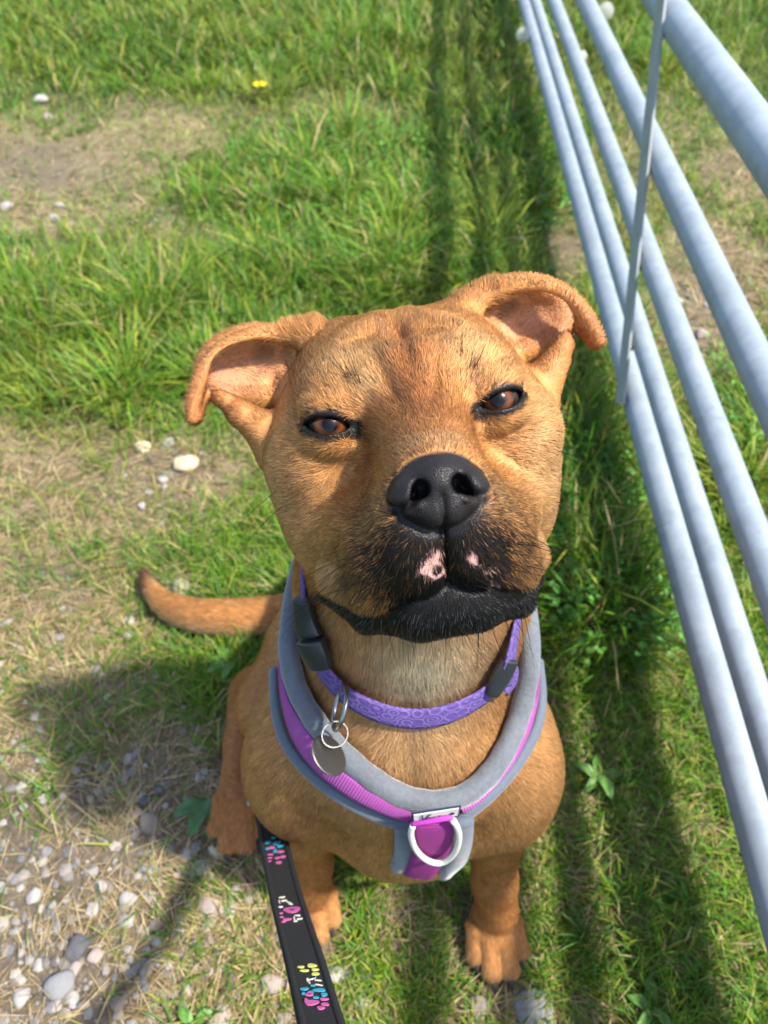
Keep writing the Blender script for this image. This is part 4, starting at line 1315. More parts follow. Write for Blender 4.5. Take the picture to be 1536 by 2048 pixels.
for k, z in enumerate((0.581, 0.420, 0.301, 0.198)):
    yb = y1+(y2-y1)*(z1-z)/(z1-z2)
    for s_ in (-1, 1):
        co, Fq = blobmesh(gp(yb+0.010*s_, z-0.004, 0.0190), 0.0036, k*2+s_, 2, (1, 1.2, 1.3), .4)
        poly_obj('weld', co, Fq, m_weld if s_ > 0 else m_rust, gate)
# ================================================================ ground, grass, stones
def to_map(xy):
    """ground position -> chart coordinates used by the zone lists below"""
    d = np.stack([xy[:, 0], xy[:, 1], np.full(len(xy), -CAM_H)], 1)
    dep = d @ CF
    dep = np.maximum(dep, 0.15)
    return np.stack([768+FPX*(d @ CR)/dep, 1024+FPX*(d @ CDN)/dep], 1)
def zone(Q, L, wob):
    m = np.zeros(len(Q))
    for cx, cy, rx, ry, a in L:
        q = ((Q[:, 0]-cx)/rx)**2+((Q[:, 1]-cy)/ry)**2
        m = np.maximum(m, a*(1-sstep(0.45, 1.5, np.sqrt(q)+wob)))
    return m
BARE = [(90, 320, 300, 90, .85), (60, 420, 260, 70, .85), (330, 270, 170, 60, .7), (200, 480, 300, 60, .55), (60, 1000, 260, 190, .85), (330, 940, 170, 90, .9), (60, 1350, 260, 260, .85),
        (100, 1950, 460, 330, 1), (330, 1650, 260, 230, 1), (180, 1350, 200, 250, .8), (480, 1950, 330, 200, .85), (820, 1860, 170, 140, .75), (1060, 2030, 260, 80, .85),
        (1300, 1750, 300, 380, .55), (1250, 1450, 240, 160, .35), (1420, 620, 130, 190, .95), (1490, 360, 110, 80, .8), (1300, 300, 130, 180, .35), (1140, 500, 50, 70, .9), (620, 240, 220, 60, .35), (-300, 1000, 300, 1400, .7)]
DIRT = [(40, 1830, 260, 330, 1), (150, 1850, 330, 300, .85), (150, 1450, 200, 120, .45), (120, 980, 200, 90, .45), (560, 2000, 200, 90, .5), (60, 330, 170, 50, .7), (80, 1960, 330, 260, 1), (0, 1650, 150, 260, .8), (300, 1800, 160, 200, .5), (20, 1150, 80, 120, .5), (330, 950, 110, 60, .7), (1120, 500, 50, 60, .8), (1410, 600, 90, 100, .6), (60, 1230, 130, 120, .5), (1060, 2035, 140, 40, .8), (790, 1820, 70, 50, .5), (1480, 350, 70, 40, .6), (20, 1650, 110, 130, .5)]
GRAV = [(120, 1950, 450, 340, 1), (360, 1700, 260, 220, 1), (100, 1450, 260, 200, .5), (600, 1980, 260, 120, .6), (330, 930, 90, 60, .5), (150, 380, 230, 120, .45), (1420, 640, 110, 170, .8), (120, 1300, 200, 200, .3)]
LUSH = [(190, 640, 360, 150, 1), (750, 40, 800, 140, 1), (60, 30, 300, 130, .9), (760, 400, 360, 170, .75), (1010, 250, 150, 300, .85), (1190, 950, 110, 330, .9), (600, 560, 300, 70, .7), (1330, 60, 220, 120, .7), (1480, 850, 110, 200, .6), (150, 780, 180, 80, .8), (1000, 560, 130, 80, .6), (620, 1350, 190, 250, .35)]
LEAFY = [(720, 350, 260, 110, 1), (620, 470, 120, 60, .7), (1180, 1010, 80, 220, .9), (1080, 400, 70, 200, .8), (1200, 1260, 110, 90, .7), (1490, 820, 90, 150, .9), (960, 170, 140, 60, .5), (1010, 430, 90, 90, .8)]
def maps(xy):
    Q = to_map(xy)
    wob = (fbm(xy, 5, 41)-.5)*1.3+(fbm(xy, 22, 43)-.5)*1.1
    bare = zone(Q, BARE, wob); dirt = zone(Q, DIRT, wob*1.2); grav = zone(Q, GRAV, wob); lush = zone(Q, LUSH, wob)*(1-0.75*bare*(bare > .8)); leafy = zone(Q, LEAFY, wob)
    return bare, dirt, grav, lush, leafy

def gh(xy):
    return (fbm(xy, 6, 51)-.5)*0.016+(fbm(xy, 30, 53)-.5)*0.007
gx = axis(-240, 240, -1.1, 1.1, 0.009, 30)
gy = axis(-240, 320, -0.15, 2.3, 0.009, 30)
X, Y = np.meshgrid(gx, gy, indexing='ij')
xy = np.stack([X.ravel(), Y.ravel()], 1)
near = np.exp(-((xy[:, 0])/6)**2-((xy[:, 1]-1)/8)**2)
pawd = np.ones(len(xy))
for c, yw, sc in PAWS:
    pawd = np.minimum(pawd, sstep(0.03, 0.10, np.hypot(xy[:, 0]-c[0], xy[:, 1]-c[1])))
rump = sstep(0.12, 0.25, np.hypot(xy[:, 0]-0.0, (xy[:, 1]-0.55)))
Zg = gh(xy)*near*np.minimum(pawd, rump)-0.001
bare, dirt, grav, lush, leafy = maps(xy)
soil = np.array([0.105, 0.080, 0.060]); straw = np.array([0.36, 0.28, 0.16]); moss = np.array([0.045, 0.068, 0.018])
nn1 = fbm(xy, 60, 61)
Cg = moss*(1-bare)[:, None]+(straw*(0.55+.5*nn1)[:, None])*bare[:, None]
Cg = Cg*(1-dirt*0.85)[:, None]+soil*(0.75+.6*nn1)[:, None]*(dirt*0.85)[:, None]
Cg = Cg*(1-grav*.4)[:, None]+np.array([0.14, 0.118, 0.098])*(grav*.4)[:, None]
far = 1-near
Cg = Cg*(1-far)[:, None]+np.array([0.05, 0.085, 0.02])*far[:, None]
nxg, nyg = len(gx), len(gy)
ii, jj = np.meshgrid(np.arange(nxg-1), np.arange(nyg-1), indexing='ij')
a = (ii*nyg+jj).ravel()
Fg = np.stack([a, a+nyg, a+nyg+1, a+1], 1)
m_gr, t, b = mat_new('soil')
vc = N(t, 'ShaderNodeVertexColor', layer_name='soil')
tc = N(t, 'ShaderNodeTexCoord')
n1 = N(t, 'ShaderNodeTexNoise'); n1.inputs['Scale'].default_value = 160; n1.inputs['Detail'].default_value = 8; n1.inputs['Roughness'].default_value = 0.7
t.links.new(tc.outputs['Object'], n1.inputs['Vector'])
mr = N(t, 'ShaderNodeMapRange'); mr.inputs['From Min'].default_value = 0.3; mr.inputs['From Max'].default_value = 0.7; mr.inputs['To Min'].default_value = 0.45; mr.inputs['To Max'].default_value = 1.5
t.links.new(n1.outputs['Fac'], mr.inputs['Value'])
vm = N(t, 'ShaderNodeVectorMath', operation='SCALE'); t.links.new(vc.outputs['Color'], vm.inputs[0]); t.links.new(mr.outputs[0], vm.inputs['Scale'])
t.links.new(vm.outputs[0], b.inputs['Base Color']); b.inputs['Roughness'].default_value = 0.95; b.inputs['Specular IOR Level'].default_value = 0.2
bp = N(t, 'ShaderNodeBump'); bp.inputs['Strength'].default_value = 1.0; bp.inputs['Distance'].default_value = 0.004
t.links.new(n1.outputs['Fac'], bp.inputs['Height']); t.links.new(bp.outputs[0], b.inputs['Normal'])
ground = mesh_np('ground', np.stack([xy[:, 0], xy[:, 1], Zg], 1), Fg, mat=m_gr, attrs={'soil': Cg})
ground['kind'] = 'structure'

# ---------------------------------------------------------------- blades
def leaf_mat(name, transl=0.35, rough=0.5):
    m, t, b = mat_new(name)
    c = N(t, 'ShaderNodeVertexColor', layer_name='blade')
    t.links.new(c.outputs['Color'], b.inputs['Base Color'])
    b.inputs['Roughness'].default_value = rough; b.inputs['Specular IOR Level'].default_value = 0.35
    tr = N(t, 'ShaderNodeBsdfTranslucent'); t.links.new(c.outputs['Color'], tr.inputs['Color'])
    mx = N(t, 'ShaderNodeMixShader'); mx.inputs[0].default_value = transl
    t.links.new(b.outputs[0], mx.inputs[1]); t.links.new(tr.outputs[0], mx.inputs[2])
    t.links.new(mx.outputs[0], t.nodes['Material Output'].inputs['Surface'])
    return m
m_grass = leaf_mat('grass_blade'); m_straw = leaf_mat('dry_straw', 0.2, 0.7)

def blades(name, xy, h, wdt, az, lean, curl, col, mat, label, levels=4, z0=None):
    n = len(xy)
    s = np.linspace(0, 1, levels)
    dirx, diry = np.cos(az), np.sin(az)
    hor = h[:, None]*(np.sin(lean)[:, None]*s+curl[:, None]*s**2)
    ver = h[:, None]*(np.cos(lean)[:, None]*s-0.55*curl[:, None]*s**2.2)
    base = (gh(xy)*np.exp(-(xy[:, 0]/6)**2-((xy[:, 1]-1)/8)**2)-0.002) if z0 is None else z0
    cx = xy[:, 0:1]+dirx[:, None]*hor; cy_ = xy[:, 1:2]+diry[:, None]*hor
    cz = np.maximum(base[:, None]+ver, base[:, None]+0.001+0.002*s)
    tw = az+math.pi/2+RNG.normal(0, 0.5, n)
    px_, py_ = np.cos(tw), np.sin(tw)
    W = wdt[:, None]*0.5*np.array([0.75, 1.0, 0.8, 0.0][:levels] if levels == 4 else np.array([1.0, 0.8, 0.0]))
    k = levels
    L_ = np.stack([cx-px_[:, None]*W, cy_-py_[:, None]*W, cz], 2)
    R_ = np.stack([cx+px_[:, None]*W, cy_+py_[:, None]*W, cz], 2)
    V = np.concatenate([L_[:, :k-1], R_[:, :k-1], L_[:, k-1:]], 1)      # per blade 2(k-1)+1
    nv = 2*(k-1)+1
    o = (np.arange(n)*nv)[:, None]
    quads = []
    for i in range(k-2): quads.append(o+np.array([[i, i+k-1, i+k, i+1]]))
    tri = o+np.array([[k-2, 2*k-3, 2*k-2]])
    loops = np.concatenate([np.concatenate(quads, 1), tri], 1)         # n x (4(k-2)+3)
    st = np.array([4*i for i in range(k-1)])
    starts = (np.arange(n)[:, None]*(4*(k-2)+3)+st[None]).ravel()
    C = np.repeat(col[:, None], nv, 1)
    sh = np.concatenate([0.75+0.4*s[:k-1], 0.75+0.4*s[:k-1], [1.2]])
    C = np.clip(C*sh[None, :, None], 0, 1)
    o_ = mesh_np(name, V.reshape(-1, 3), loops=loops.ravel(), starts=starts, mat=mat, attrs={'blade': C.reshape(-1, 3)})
    return o_

def scatter(n, lo=-260, hi=1800, y0=-330, y1=2350):
    q = np.stack([RNG.uniform(lo, hi, n), RNG.uniform(y0, y1, n)], 1)
    r = CF[None]+CR[None]*((q[:, 0:1]-768)/FPX)+CDN[None]*((q[:, 1:2]-1024)/FPX)
    t_ = -CAM_H/r[:, 2]
    return (r*t_[:, None])[:, :2], t_
def paws_clear(xy):
    m = np.ones(len(xy), bool)
    for c, yw, sc in PAWS: m &= ~((np.abs(xy[:, 0]-c[0]) < 0.036) & (xy[:, 1] > c[1]-0.055) & (xy[:, 1] < c[1]+0.05))
    m &= ~((np.abs(xy[:, 0]+0.178) < 0.026) & (xy[:, 1] > .35) & (xy[:, 1] < .52))
    m &= ~((np.abs(xy[:, 0]-0.02) < 0.11) & (xy[:, 1] > .42) & (xy[:, 1] < .68))
    m &= ~((xy[:, 0] < 0.0) & (xy[:, 0] > -0.33) & (np.abs(xy[:, 1]-0.625) < 0.030))
    return m
def green(n, xy, lush):
    a = np.array([0.175, 0.315, 0.016]); b_ = np.array([0.058, 0.175, 0.010]); c = np.array([0.33, 0.35, 0.045]); d = np.array([0.085, 0.235, 0.035])
    k = fbm(xy, 9, 71); r = RNG.random(n)
    C = a*(1-k)[:, None]+b_*k[:, None]
    k2 = fbm(xy, 3.5, 73)
    C = C*(1-.5*sstep(.45, .7, k2))[:, None]+c*(.5*sstep(.45, .7, k2))[:, None]
    C = np.where((r < 0.24)[:, None], c, C); C = np.where((r < .07)[:, None], np.array([.48, .38, .18]), C); C = np.where((r > 0.86)[:, None], d, C)
    C = C*(1-0.18*lush)[:, None]
    return C*RNG.uniform(0.65, 1.35, n)[:, None]
# 1: general sward
xy, dep = scatter(330000)
bare, dirt, grav, lush, leafy = maps(xy)
clump = fbm(xy, 45, 81)
keep = (RNG.random(len(xy)) < (1-0.92*bare)*(1-dirt*0.94)*np.clip((clump-.30)*4.0, .10, 1)*np.where(lush > .3, 1, .85)) & paws_clear(xy)
xy, lush, bare, dep = xy[keep], lush[keep], bare[keep], dep[keep]
n = len(xy); print('grass', n)
farf = np.clip(dep/1.5, 0.8, 2.2)
h = (0.020+0.030*RNG.random(n)+lush*(0.035+0.085*RNG.random(n)**1.5))*(0.7+0.6*fbm(xy, 20, 82))
under = (np.abs(xy[:, 0]-0.03) < 0.2) & (xy[:, 1] < .62)
h = np.where(under, np.minimum(h, 0.028), h)
railn = np.abs(xy[:, 0]-(GX0+GS*xy[:, 1])) < 0.03
h = np.where(railn, np.minimum(h, 0.10), h)
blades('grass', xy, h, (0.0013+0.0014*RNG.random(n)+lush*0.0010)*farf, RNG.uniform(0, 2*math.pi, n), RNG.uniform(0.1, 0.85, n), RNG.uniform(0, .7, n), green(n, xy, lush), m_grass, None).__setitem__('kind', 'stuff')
# 2: tall tussocks
cen, dc = scatter(760)
bare, dirt, grav, lush, leafy = maps(cen)
k = (lush > 0.45) & (RNG.random(len(cen)) < .8) & (np.hypot(cen[:, 0]-.02, cen[:, 1]-.45) > .33) & (np.abs(cen[:, 0]-(GX0+GS*cen[:, 1])) > .05)
cen = cen[k]; per = 70
xy = np.repeat(cen, per, 0); n = len(xy)
az = RNG.uniform(0, 2*math.pi, n); rr_ = np.abs(RNG.normal(0, .030, n))
xy = xy+np.stack([np.cos(az)*rr_, np.sin(az)*rr_], 1)
th_ = np.repeat(0.09+0.10*RNG.random(len(cen)), per)
Ct = green(n, xy, np.zeros(n))*1.1
print('tussock blades', n)
blades('tall_grass', xy, th_*RNG.uniform(.4, 1.1, n), 0.0022+0.0032*RNG.random(n)**1.5, az+RNG.normal(0, 1.1, n), RNG.uniform(.05, .75, n), RNG.uniform(.1, .7, n), Ct, m_grass, None).__setitem__('kind', 'stuff')
# 3: straw lying about
xy, dep = scatter(270000)
bare, dirt, grav, lush, leafy = maps(xy)
cl = fbm(xy, 38, 91)
keep = (RNG.random(len(xy)) < (0.13+0.87*bare)*(1-0.88*dirt)*(1-.7*lush)*np.clip((cl-.30)*3.2, .05, 1)) & paws_clear(xy)
xy, dep, bare = xy[keep], dep[keep], bare[keep]; n = len(xy); print('straw', n)
flow = fbm(xy, 12, 93)*6.28*2
Cs = np.array([0.46, 0.355, 0.185])*RNG.uniform(.45, 1.35, n)[:, None]*np.array([1, 1, 1])
Cs[RNG.random(n) < .35] *= np.array([.55, .5, .42])
blades('dry_grass', xy, RNG.uniform(.015, .050, n), RNG.uniform(.0009, .0022, n)*np.clip(dep/1.3, .8, 2), flow+RNG.normal(0, .9, n), RNG.uniform(1.0, 1.5, n), RNG.uniform(0, .3, n), Cs, m_straw, None).__setitem__('kind', 'stuff')
# 4: clover-like ground leaves
xy, dep = scatter(60000)
bare, dirt, grav, lush, leafy = maps(xy)
keep = (RNG.random(len(xy)) < np.where(leafy > .3, leafy*.40, 0)) & paws_clear(xy)
xy = xy[keep]; n = len(xy)
def leaves(name, xy, size, hgt, col, mat):
    n = len(xy)
    a = RNG.uniform(0, 2*math.pi, n); tilt = RNG.normal(0, .35, (n, 2))
    prof = np.array([(0, 0), (.35, .42), (.75, .38), (1.0, 0), (.75, -.38), (.35, -.42), (.55, 0)])
    V = np.zeros((n, 7, 3))
    for k in range(7):
        u, v = prof[k]
        x_ = u*size; y_ = v*size
        V[:, k, 0] = xy[:, 0]+np.cos(a)*x_-np.sin(a)*y_
        V[:, k, 1] = xy[:, 1]+np.sin(a)*x_+np.cos(a)*y_
        V[:, k, 2] = hgt+tilt[:, 0]*x_+tilt[:, 1]*y_+(0.12*size*(abs(v) > .1))
    o = (np.arange(n)*7)[:, None]
    F = np.concatenate([o+np.array([[6, i, (i+1) % 6]]) for i in range(6)])
    C = np.repeat(col[:, None], 7, 1); C[:, 6] *= 1.25
    ob = mesh_np(name, V.reshape(-1, 3), F, mat=mat, attrs={'blade': np.clip(C, 0, 1).reshape(-1, 3)})
    ob['kind'] = 'stuff'
    return ob
b3 = gh(xy)
rep = 3
xyl = np.repeat(xy, rep, 0)
aa = np.tile(np.arange(rep)*2.09, n)+np.repeat(RNG.uniform(0, 6, n), rep)
cl_ = np.array([0.10, 0.26, 0.040])*RNG.uniform(.55, 1.5, len(xyl))[:, None]
leaves('clover_leaves', xyl+np.stack([np.cos(aa), np.sin(aa)], 1)*0.006, RNG.uniform(.006, .014, len(xyl)), np.repeat(b3+RNG.uniform(.015, .06, n), rep), cl_, m_grass)

# ---------------------------------------------------------------- gravel and stones
def stone_mat(name, c, v=.25):
    return simple_mat(name, c, 0.85, 0, 0.3, noise=(90, v), bump=(220, .6, .0015))
ms = {'white': stone_mat('pale_stone', (.33, .305, .28)), 'cream': stone_mat('cream_stone', (.50, .42, .28)), 'grey': stone_mat('grey_stone', (.21, .21, .21)), 'dark': stone_mat('dark_stone', (.095, .095, .10)), 'pink': stone_mat('pinkish_stone', (.33, .265, .23)), 'brown': stone_mat('brown_stone', (.22, .18, .14))}
xy, dep = scatter(26000, 0-300, 1750, 100, 2300)
bare, dirt, grav, lush, leafy = maps(xy)
keep = (RNG.random(len(xy)) < grav*.55) & paws_clear(xy)
xy = xy[keep][:11000]; n = len(xy); print('pebbles', n)
bm = bmesh.new(); bmesh.ops.create_icosphere(bm, subdivisions=1, radius=1)
ico = np.array([v.co[:] for v in bm.verts]); icoF = np.array([[v.index for v in f.verts] for f in bm.faces]); bm.free()
sz = 0.0014+0.0062*RNG.random(n)**2.4
jit = 1+0.28*(RNG.random((n, len(ico)))-.5)
sq = np.stack([RNG.uniform(.7, 1.4, n), RNG.uniform(.7, 1.2, n), RNG.uniform(.4, .8, n)], 1)
rt = RNG.uniform(0, 6.28, n)
Vp = ico[None]*jit[:, :, None]*sq[:, None]*sz[:, None, None]
Vr = Vp.copy(); Vr[..., 0] = Vp[..., 0]*np.cos(rt)[:, None]-Vp[..., 1]*np.sin(rt)[:, None]; Vr[..., 1] = Vp[..., 0]*np.sin(rt)[:, None]+Vp[..., 1]*np.cos(rt)[:, None]
Vr[..., 0] += xy[:, 0:1]; Vr[..., 1] += xy[:, 1:2]; Vr[..., 2] += (gh(xy)+sz*.25)[:, None]
pal = np.array([[.29, .265, .24], [.20, .18, .16], [.14, .14, .14], [.29, .25, .21], [.19, .155, .12]])
Cp = np.repeat(pal[RNG.integers(0, 5, n)][:, None]*RNG.uniform(.7, 1.2, n)[:, None, None], len(ico), 1)
mp_, t, b = mat_new('gravel'); c_ = N(t, 'ShaderNodeVertexColor', layer_name='blade'); t.links.new(c_.outputs[0], b.inputs['Base Color']); b.inputs['Roughness'].default_value = .9
gv = mesh_np('gravel', Vr.reshape(-1, 3), (icoF[None]+(np.arange(n)*len(ico))[:, None, None]).reshape(-1, 3), mat=mp_, attrs={'blade': Cp.reshape(-1, 3)}, smooth=False)
gv['kind'] = 'stuff'
# ---------------------------------------------------------------- single stones
STONES = [
 (372, 932, 24, 'cream', 'flat yellowish stone, largest of those in the bare patch behind the dog'),
 (284, 893, 15, 'cream', 'rounded buff stone at the left end of the bare patch behind the dog'),
 (338, 885, 11, 'white', 'small white stone just above the flat yellowish stone'),
 (326, 960, 11, 'white', 'small pale stone to the left of the flat yellowish stone'),
 (285, 1012, 10, 'white', 'little white stone alone below the bare patch behind the dog'),
 (362, 1180, 22, 'pink', 'flat pinkish stone half sunk left of the dog'+"'s tail shadow"),
 (257, 1240, 11, 'white', 'small pale stone in the straw, upper of a close pair'),
 (253, 1268, 11, 'white', 'small pale stone in the straw, lower of a close pair'),
 (288, 1600, 14, 'dark', 'dark stone at the grass edge near the hind paw'),
 (300, 1648, 24, 'brown', 'long brown grey stone lying in the straw left of the hind paw'),
 (66, 1790, 18, 'white', 'pale grey cube-shaped stone on the dirt near the left edge'),
 (78, 1818, 9, 'white', 'tiny white stone touching the pale cube-shaped stone'),
 (201, 1768, 16, 'white', 'white stone with a flat top in the gravel, by itself'),
 (256, 1797, 17, 'white', 'bright white stone, upper of two stones above the tan one'),
 (253, 1840, 14, 'white', 'oval white stone directly under the bright white stone'),
 (157, 1892, 28, 'dark', 'biggest charcoal stone in the gravel'),
 (194, 1912, 16, 'pink', 'tan stone touching the biggest charcoal stone'),
 (122, 1972, 27, 'grey', 'blue grey rounded stone near the bottom left corner'),
 (45, 1992, 19, 'white', 'pale stone left of the blue grey rounded stone'),
 (40, 1958, 12, 'white', 'small pale stone above the bottom left corner'),
 (142, 1995, 13, 'white', 'small white stone at the right foot of the blue grey rounded stone'),
 (110, 1925, 10, 'dark', 'small dark round stone between the charcoal and blue grey stones'),
 (150, 1936, 15, 'pink', 'pinkish grey stone between the charcoal and blue grey stones'),
 (80, 1930, 12, 'white', 'jagged white stone above the blue grey rounded stone'),
 (406, 1735, 19, 'pink', 'beige stone in front of the hind paw, lower one'),
 (441, 1700, 20, 'cream', 'large cream stone just in front of the hind paw toes'),
 (372, 1708, 13, 'white', 'white stone in the straw left of the hind paw stones'),
 (422, 1815, 25, 'pink', 'large pinkish boulder-shaped stone left of the lead'),
 (472, 1780, 14, 'white', 'clean white stone beside the lead, upper of a touching pair'),
 (459, 1822, 20, 'white', 'upright white stone beside the lead, lower of a touching pair'),
 (416, 1848, 13, 'white', 'small white stone below the pinkish boulder-shaped stone'),
 (546, 1966, 22, 'pink', 'smooth round beige stone against the left edge of the lead'),
 (671, 1950, 21, 'white', 'white pebble against the right edge of the lead'),
 (722, 2006, 18, 'pink', 'pale rounded stone right of the lead near the bottom edge'),
 (438, 2032, 24, 'pink', 'mottled pale stone at the bottom edge left of the lead'),
 (372, 1980, 13, 'white', 'small oblong white stone above the mottled pale stone'),
 (312, 1880, 12, 'white', 'small white stone in the middle of the straw and gravel'),
 (364, 2010, 11, 'grey', 'little grey stone near the bottom edge'),
 (1066, 2028, 52, 'grey', 'broad flat grey slab stone below the right front paw'),
 (960, 2010, 20, 'brown', 'brown half buried stone left of the broad grey slab'),
 (1404, 668, 14, 'pink', 'pale stone beyond the gate, uppermost on its stony patch'),
 (1462, 742, 16, 'pink', 'pale stone beyond the gate, lowest on its stony patch'),
 (1352, 600, 11, 'white', 'small pale stone beyond the gate between two rails'),
 (82, 200, 16, 'white', 'white stone in the far left bare patch, highest one'),
 (96, 232, 11, 'pink', 'dull pink stone under the highest white stone'),
 (14, 412, 13, 'white', 'white stone at the left edge of the far bare patch'),
 (120, 412, 9, 'white', 'small white stone at the near side of the far bare patch'),
 (108, 436, 12, 'white', 'pale flat stone nearest the tussock in the far bare patch'),
]
rs = np.random.default_rng(3)
for k, (px, py, r, kd, lab_) in enumerate(STONES):
    p = at_z(px, py, 0.004); R_ = r*np.linalg.norm(p-CP)/np.linalg.norm(ray(px, py))/FPX*1.08
    sq = (rs.uniform(.95, 1.25), rs.uniform(.8, 1.05), rs.uniform(.5, .7))
    if r > 40: sq = (1.1, .75, .25)
    co, Fq = blobmesh((0, 0, 0), R_, 40+k, 3, sq, 0.42, 1.2)
    # chip flat faces
    for q in range(7):
        n_ = rs.normal(size=3); n_ /= np.linalg.norm(n_); lim = R_*rs.uniform(.55, .8)
        dd = co @ n_; m_ = dd > lim; co[m_] -= n_*(dd[m_]-lim)[:, None]*0.85
    a = rs.uniform(0, 6.28); c, s = math.cos(a), math.sin(a)
    co = np.stack([co[:, 0]*c-co[:, 1]*s, co[:, 0]*s+co[:, 1]*c, co[:, 2]], 1)
    o = poly_obj('stone', co, Fq, ms[kd])
    g_ = float(gh(np.array([[p[0], p[1]]]))[0])
    o.location = (p[0], p[1], g_+R_*sq[2]*0.35)
    tag(o, lab_, 'stone', 'stones lying on the ground')

# ---------------------------------------------------------------- flowers and broad-leaved plants
m_stem = simple_mat('stem', (0.10, 0.20, 0.04), 0.6)
m_petal = simple_mat('yellow_petal', (0.80, 0.62, 0.01), 0.5)
m_lf = simple_mat('broad_leaf', (0.045, 0.13, 0.03), 0.45, noise=(60, .3), bump=(160, .5, .001))
m_lf2 = simple_mat('young_leaf', (0.085, 0.20, 0.03), 0.5, noise=(60, .3), bump=(160, .5, .001))
def at_h(px, py, h): return at_z(px, py, h)
def stem_to(top, parent, r=.0011):
    b0 = np.array([top[0]+.01, top[1]+.012, 0.0])
    V, F = tube_mesh(spline([b0, (b0+top)/2+np.array([.003, 0, 0]), top], 5), r, 6)
    poly_obj('stem', V, F, m_stem, parent)
c = at_h(520, 172, 0.05)
fl = empty('buttercup', tuple(c)); tag(fl, 'single yellow flower in the short grass behind the dog', 'flower')
stem_to(c, fl)
for k in range(6):
    a = k*math.pi/3+.2; u = np.array([math.cos(a), math.sin(a), .22]); v = np.array([-math.sin(a), math.cos(a), 0])
    V = [c, c+u*.009+v*.008, c+u*.021+v*.006+np.array([0, 0, .003]), c+u*.023, c+u*.021-v*.006+np.array([0, 0, .003]), c+u*.009-v*.008]
    V = [tuple(x) for x in V]+[tuple(np.array(x)-np.array([0, 0, .0006])) for x in V]
    F = [(0, 1, 2, 3, 4, 5), (11, 10, 9, 8, 7, 6)]+[(i, (i+1) % 6, 6+(i+1) % 6, 6+i) for i in range(6)]
    poly_obj('petal', V, F, m_petal, fl, smooth=False)
co, Fq = blobmesh(c+np.array([0, 0, .003]), .009, 9, 2, (1, 1, .6), .2)
poly_obj('flower_core', co, Fq, m_petal, fl)
m_fluff, t, b = mat_new('seed_fluff'); b.inputs['Base Color'].default_value = (.75, .75, .70, 1); b.inputs['Roughness'].default_value = .9
for px, py, R_, lab_ in ((1212, 22, .026, 'white dandelion seed head beyond the gate between two rails'), (1164, 112, .014, 'small white flower head in front of the middle rail'), (1046, 70, .022, 'pale dandelion seed head beside the far end of the lowest rail')):
    c = at_h(px, py, 0.14)
    dn = empty('dandelion', tuple(c)); tag(dn, lab_, 'flower')
    stem_to(c-np.array([0, 0, R_*.2]), dn, .0014)
    g = np.arange(150)+.5; ph = np.arccos(1-2*g/150); th_ = math.pi*(1+5**.5)*g
    D = np.stack([np.cos(th_)*np.sin(ph), np.sin(th_)*np.sin(ph), np.cos(ph)], 1)
    parts = []
    for d in D:
        e1 = np.cross(d, [0.3, 0.5, .8]); e1 /= np.linalg.norm(e1); e2 = np.cross(d, e1)
        V = [c, c+d*R_*.85+e1*.0001]
        V = []; F = []
        tip = c+d*R_*.80
        for m_ in range(5):
            a = m_*2*math.pi/5; q = tip+(e1*math.cos(a)+e2*math.sin(a))*R_*.30+d*R_*.2
            w_ = (e1*-math.sin(a)+e2*math.cos(a))*.0003
            b0 = len(V); V += [tip-w_, tip+w_, q+w_, q-w_]; F.append((b0, b0+1, b0+2, b0+3))
        b0 = len(V); V += [c-e1*.0002, c+e1*.0002, tip+e1*.0002, tip-e1*.0002]; F.append((b0, b0+1, b0+2, b0+3))
        parts.append((V, F))
    poly_obj('seed_head', *merge(parts), m_fluff, dn, smooth=False)['kind'] = 'stuff'
    co, Fq = blobmesh(c, R_*.2, 5, 1, (1, 1, 1), .1)
    poly_obj('flower_core', co, Fq, m_stem, dn)

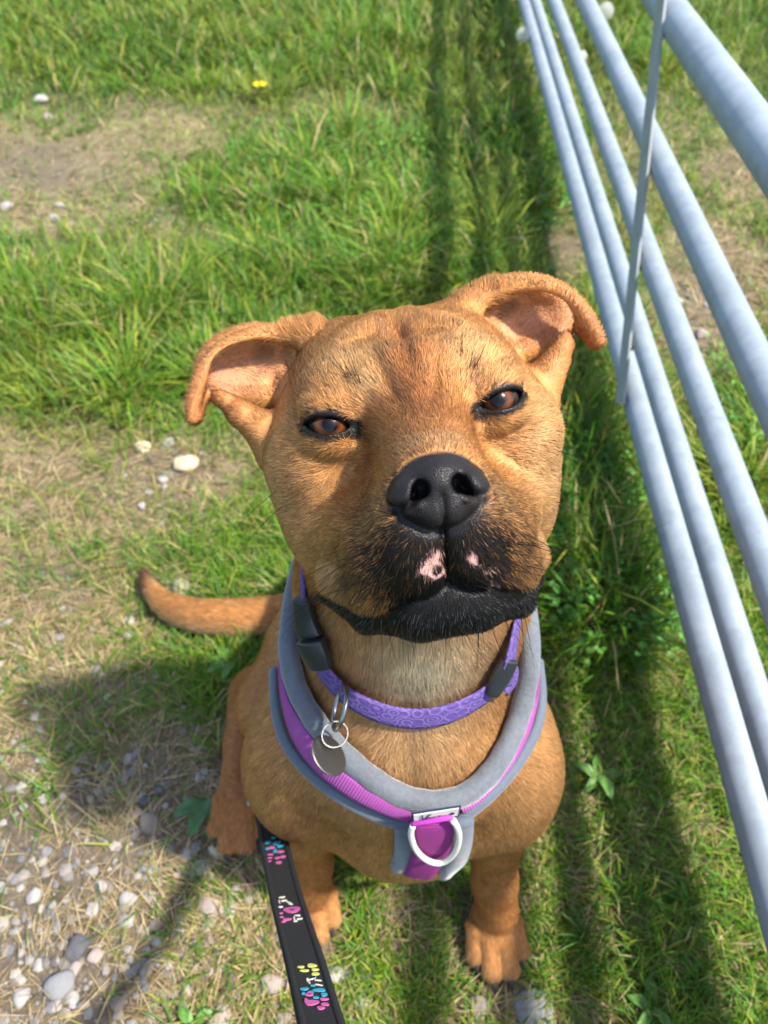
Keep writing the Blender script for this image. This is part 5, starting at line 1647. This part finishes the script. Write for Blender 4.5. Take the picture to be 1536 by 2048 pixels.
def leaf(base, dirn, ln_, wd_, parent, mat, up=.25, droop=.5):
    d = np.array([math.cos(dirn), math.sin(dirn), 0.0]); sdv = np.array([-d[1], d[0], 0])
    V, F = [], []
    K = 9
    for i in range(K):
        s_ = i/(K-1)
        w_ = wd_*math.sin(math.pi*min(1, s_*.92+.06))**.8*(1.05-.25*s_)
        p = np.array(base)+d*ln_*s_+np.array([0, 0, ln_*(up*s_-droop*s_*s_)])
        for j, sj in enumerate((-1, -.5, 0, .5, 1)):
            V.append(p+sdv*w_*.5*sj+np.array([0, 0, abs(sj)*w_*.16+.002*math.sin(9*s_+3*sj)]))
    for i in range(K-1):
        for j in range(4): F.append((i*5+j, i*5+j+1, (i+1)*5+j+1, (i+1)*5+j))
    o = poly_obj('leaf', V, F, mat, parent)
    return o
PL = [(1320, 1250, 4, .062, .030, 0, 'dark broad-leaved dock plant under the lower rails', .03, (2.9, 3.4, 0.2, 5.9)),
      (1195, 1560, 5, .040, .018, 1, 'pale rosette weed in the grass right of the dog', .02, (0.3, 1.5, 2.6, 3.9, 5.0)),
      (1185, 1150, 6, .040, .024, 1, 'bright leafy weed beside the dog'+"'s cheek", .04, (0.1, 1.2, 2.2, 3.3, 4.3, 5.4)),
      (1245, 1310, 4, .045, .020, 0, 'dark low weed just below the dock plant', .02, (0.5, 2.0, 3.6, 5.1)),
      (418, 1600, 3, .055, .030, 0, 'dark green broad leaves touching the left hind paw', .02, (3.6, 4.4, 5.2)),
      (1475, 880, 6, .05, .026, 1, 'leafy weed growing between two rails at the right', .04, (0.1, 1.2, 2.2, 3.3, 4.3, 5.4)),
      (470, 1330, 4, .050, .020, 1, 'strap-leaved weed between the tail and hind leg', .03, (2.4, 3.0, 3.6, 4.4)),
      (385, 2048, 3, .03, .014, 1, 'tiny weed at the bottom edge among the stones', .01, (.6, 2.4, 4.5)),
      (1300, 2020, 5, .035, .016, 1, 'small upright weed near the bottom right corner', .03, (0.2, 1.4, 2.7, 3.9, 5.2))]
for px, py, nl_, ln_, wd_, mt, lab_, hz_, dirs in PL:
    c = at_z(px, py, 0.01)
    pl = empty('broad_leaved_weed', (c[0], c[1], 0)); tag(pl, lab_, 'weed')
    for k, dr_ in enumerate(dirs):
        leaf((c[0], c[1], .008+.004*k), dr_, ln_*.8*(.85+.3*rs.random()), wd_*.75*(.85+.3*rs.random()), pl, m_lf2 if mt else m_lf, up=.35+hz_*8, droop=.45)
# feathery yarrow clump
c0 = at_z(1172, 1880, 0.0)
yr = empty('yarrow', tuple(c0)); tag(yr, 'feathery bright green yarrow clump in the straw right of the front paw', 'weed')
for k in range(12):
    a = k*2*math.pi/12+rs.uniform(-.2, .2); L_ = rs.uniform(.03, .055)
    S = spline([c0, c0+np.array([math.cos(a)*L_*.5, math.sin(a)*L_*.5, L_*.6]), c0+np.array([math.cos(a)*L_, math.sin(a)*L_, L_*.7])], 6)
    parts = [tube_mesh(S, .0006, 4)]
    for i in range(2, len(S), 1):
        for sg in (-1, 1):
            d = np.array([math.cos(a+sg*1.1), math.sin(a+sg*1.1), .2])*.007*(1-.4*i/len(S))
            w_ = np.array([0, 0, .0009])
            parts.append(([S[i]-w_, S[i]+d*.6-w_, S[i]+d, S[i]+d*.6+w_, S[i]+w_], [(0, 1, 2, 3, 4)]))
    poly_obj('leaf', *merge(parts), m_lf2, yr)
